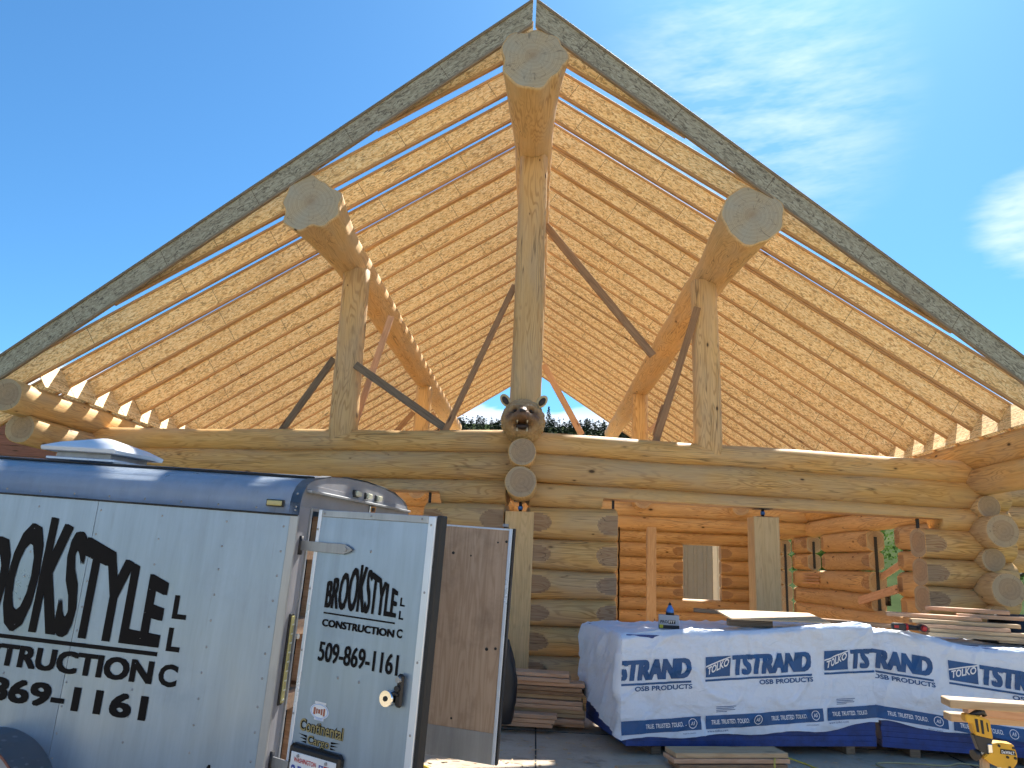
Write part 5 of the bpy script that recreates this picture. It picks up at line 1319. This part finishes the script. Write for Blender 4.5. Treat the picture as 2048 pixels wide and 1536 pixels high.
plank('plank', (2.30, 4.06, 1.008), (4.3, 3.7, 1.03), 0.14, 0.038, 'pale_lumber', 'sunlit pale board lying across the yellow saw stand', None)
plank('plank', (2.52, 4.30, 0.945), (4.4, 3.85, 0.90), 0.10, 0.05, 'fir_lumber', 'reddish board behind the yellow saw stand, below the pale one', None)
plank('plank', (2.50, 4.45, 0.88), (4.4, 4.35, 0.86), 0.09, 0.04, 'pale_lumber', 'lower pale board behind the yellow saw stand', None)
# boards and cords on the pad before the bundles
plank('plank', (1.42, 6.84, 0.108), (2.40, 7.06, 0.108), 0.24, 0.038, 'pale_lumber', 'pale board on the ground before the nearer bundle, topmost', 'boards on the ground before the bundle')
plank('plank', (1.40, 6.82, 0.068), (2.41, 7.04, 0.068), 0.235, 0.036, 'fir_lumber', 'reddish board on the ground before the nearer bundle, under the pale one', 'boards on the ground before the bundle')
plank('plank', (1.44, 6.80, 0.026), (2.38, 7.02, 0.026), 0.235, 0.036, 'brace_wood', 'lowest dark board on the ground before the nearer bundle', 'boards on the ground before the bundle')
o = box('board_offcut', (0, 0, 0), (0.42, 0.16, 0.02), 'pale_lumber', None, 0.003, Matrix.Translation((0.98, 6.52, 0.002)) @ Matrix.Rotation(R(14), 4, 'Z')); tag(o, 'pale board offcut lying flat left of the ground boards', 'board')
def cord(name, label, pts, r, mat):
    P = [Vector(p) for p in pts]; out = []
    for i in range(len(P)-1):
        a, b_, c, d = P[max(i-1, 0)], P[i], P[i+1], P[min(i+2, len(P)-1)]
        for k in range(8):
            t = k/8; out.append(0.5*((2*b_)+(c-a)*t+(2*a-5*b_+4*c-d)*t*t+(3*b_-a-3*c+d)*t**3))
    out.append(P[-1]); o = tube(name, out, r, mat, None, 7); tag(o, label, 'cord')
cord('extension_cord', 'bright yellow extension cord looping in front of the ground boards', [(2.20, 6.55, 0.008), (2.26, 6.78, 0.09), (2.42, 7.20, 0.05), (2.62, 7.16, 0.009), (2.72, 6.92, 0.009), (2.98, 6.82, 0.009), (3.3, 6.86, 0.009), (3.5, 6.7, 0.009), (3.3, 6.45, 0.009), (2.7, 6.5, 0.009)], 0.0075, 'cord_yellow')
cord('extension_cord', 'dusty yellow extension cord trailing along the foot of the right bundle', [(3.22, 6.6, 0.009), (3.34, 6.95, 0.009), (3.30, 7.30, 0.009), (3.62, 7.38, 0.009), (3.92, 7.36, 0.009), (4.14, 7.48, 0.009), (4.45, 7.32, 0.009), (4.8, 7.1, 0.009), (5.4, 7.1, 0.009)], 0.0075, 'cord_dirty')
cord('air_hose', 'yellow hose on the ground between the two trailer doors', [(-0.9, 6.2, 0.012), (-0.62, 6.36, 0.012), (-0.52, 6.25, 0.012), (-0.62, 6.1, 0.012), (-1.1, 6.0, 0.012)], 0.010, 'cord_yellow')

# ------------------------------------------------------------------ neighbours
def metal_building():
    O = empty('metal_building', (5.12, 25.0, 0)); tag(O, 'grey metal-sided building seen through the rear window', 'building')
    for k in range(14):
        x = -3.4+0.30*k
        box('siding_panel', (x, 0.0, 0.0), (x+0.296, 0.05, 3.1), 'siding_grey', O, 0.004)
        box('siding_rib', (x+0.10, -0.02, 0.0), (x+0.135, 0.0, 3.1), 'siding_grey', O, 0.004)
    box('corner_trim', (0.80, -0.03, 0.0), (0.95, 0.05, 3.1), 'trim_cream', O, 0.004)
    box('corner_trim', (0.97, -0.015, 0.0), (1.12, 0.05, 3.1), 'trim_cream', O, 0.004)
    box('side_wall', (0.98, 0.052, 0.0), (1.1, 4.0, 3.1), 'siding_grey', O, 0.004)
    box('roof', (-3.6, -0.15, 3.102), (1.25, 4.2, 3.2), 'siding_grey', O, 0.004)
metal_building()
def red_barn():
    O = empty('red_barn', (-12.5, 14.0, 0)); tag(O, 'red wooden outbuilding behind the left corner logs', 'building')
    for k in range(18):
        box('cladding_board', (-1.5, 0.0, 0.15+0.20*k), (3.6, 0.04, 0.345+0.20*k), 'plank_red', O, 0.004)
    box('side_wall', (3.52, 0.042, 0.15), (3.6, 6.0, 3.75), 'plank_red', O, 0.004)
    box('fascia', (-1.6, -0.06, 3.752), (3.75, 0.08, 3.90), 'trim_cream', O, 0.004)
    box('roof', (-1.6, 0.082, 3.80), (3.75, 6.1, 3.92), 'siding_grey', O, 0.004)
red_barn()
def side_porch():
    O = empty('porch_wall', (7.6, 11.4, 0)); tag(O, 'low log porch wall beyond the right corner', 'wall')
    for i in range(4):
        z = 1.95+0.31*i
        make_log('wall_log', (-0.9, 0.0, z), (2.4, 0.35, z), 0.17, 0.165, O, mat='log_interior')
    for x in (-0.7, 2.2): box('post', (x, -0.1+0.1, 0), (x+0.16, 0.16, 1.80), 'timber_pale', O, 0.006)
side_porch()
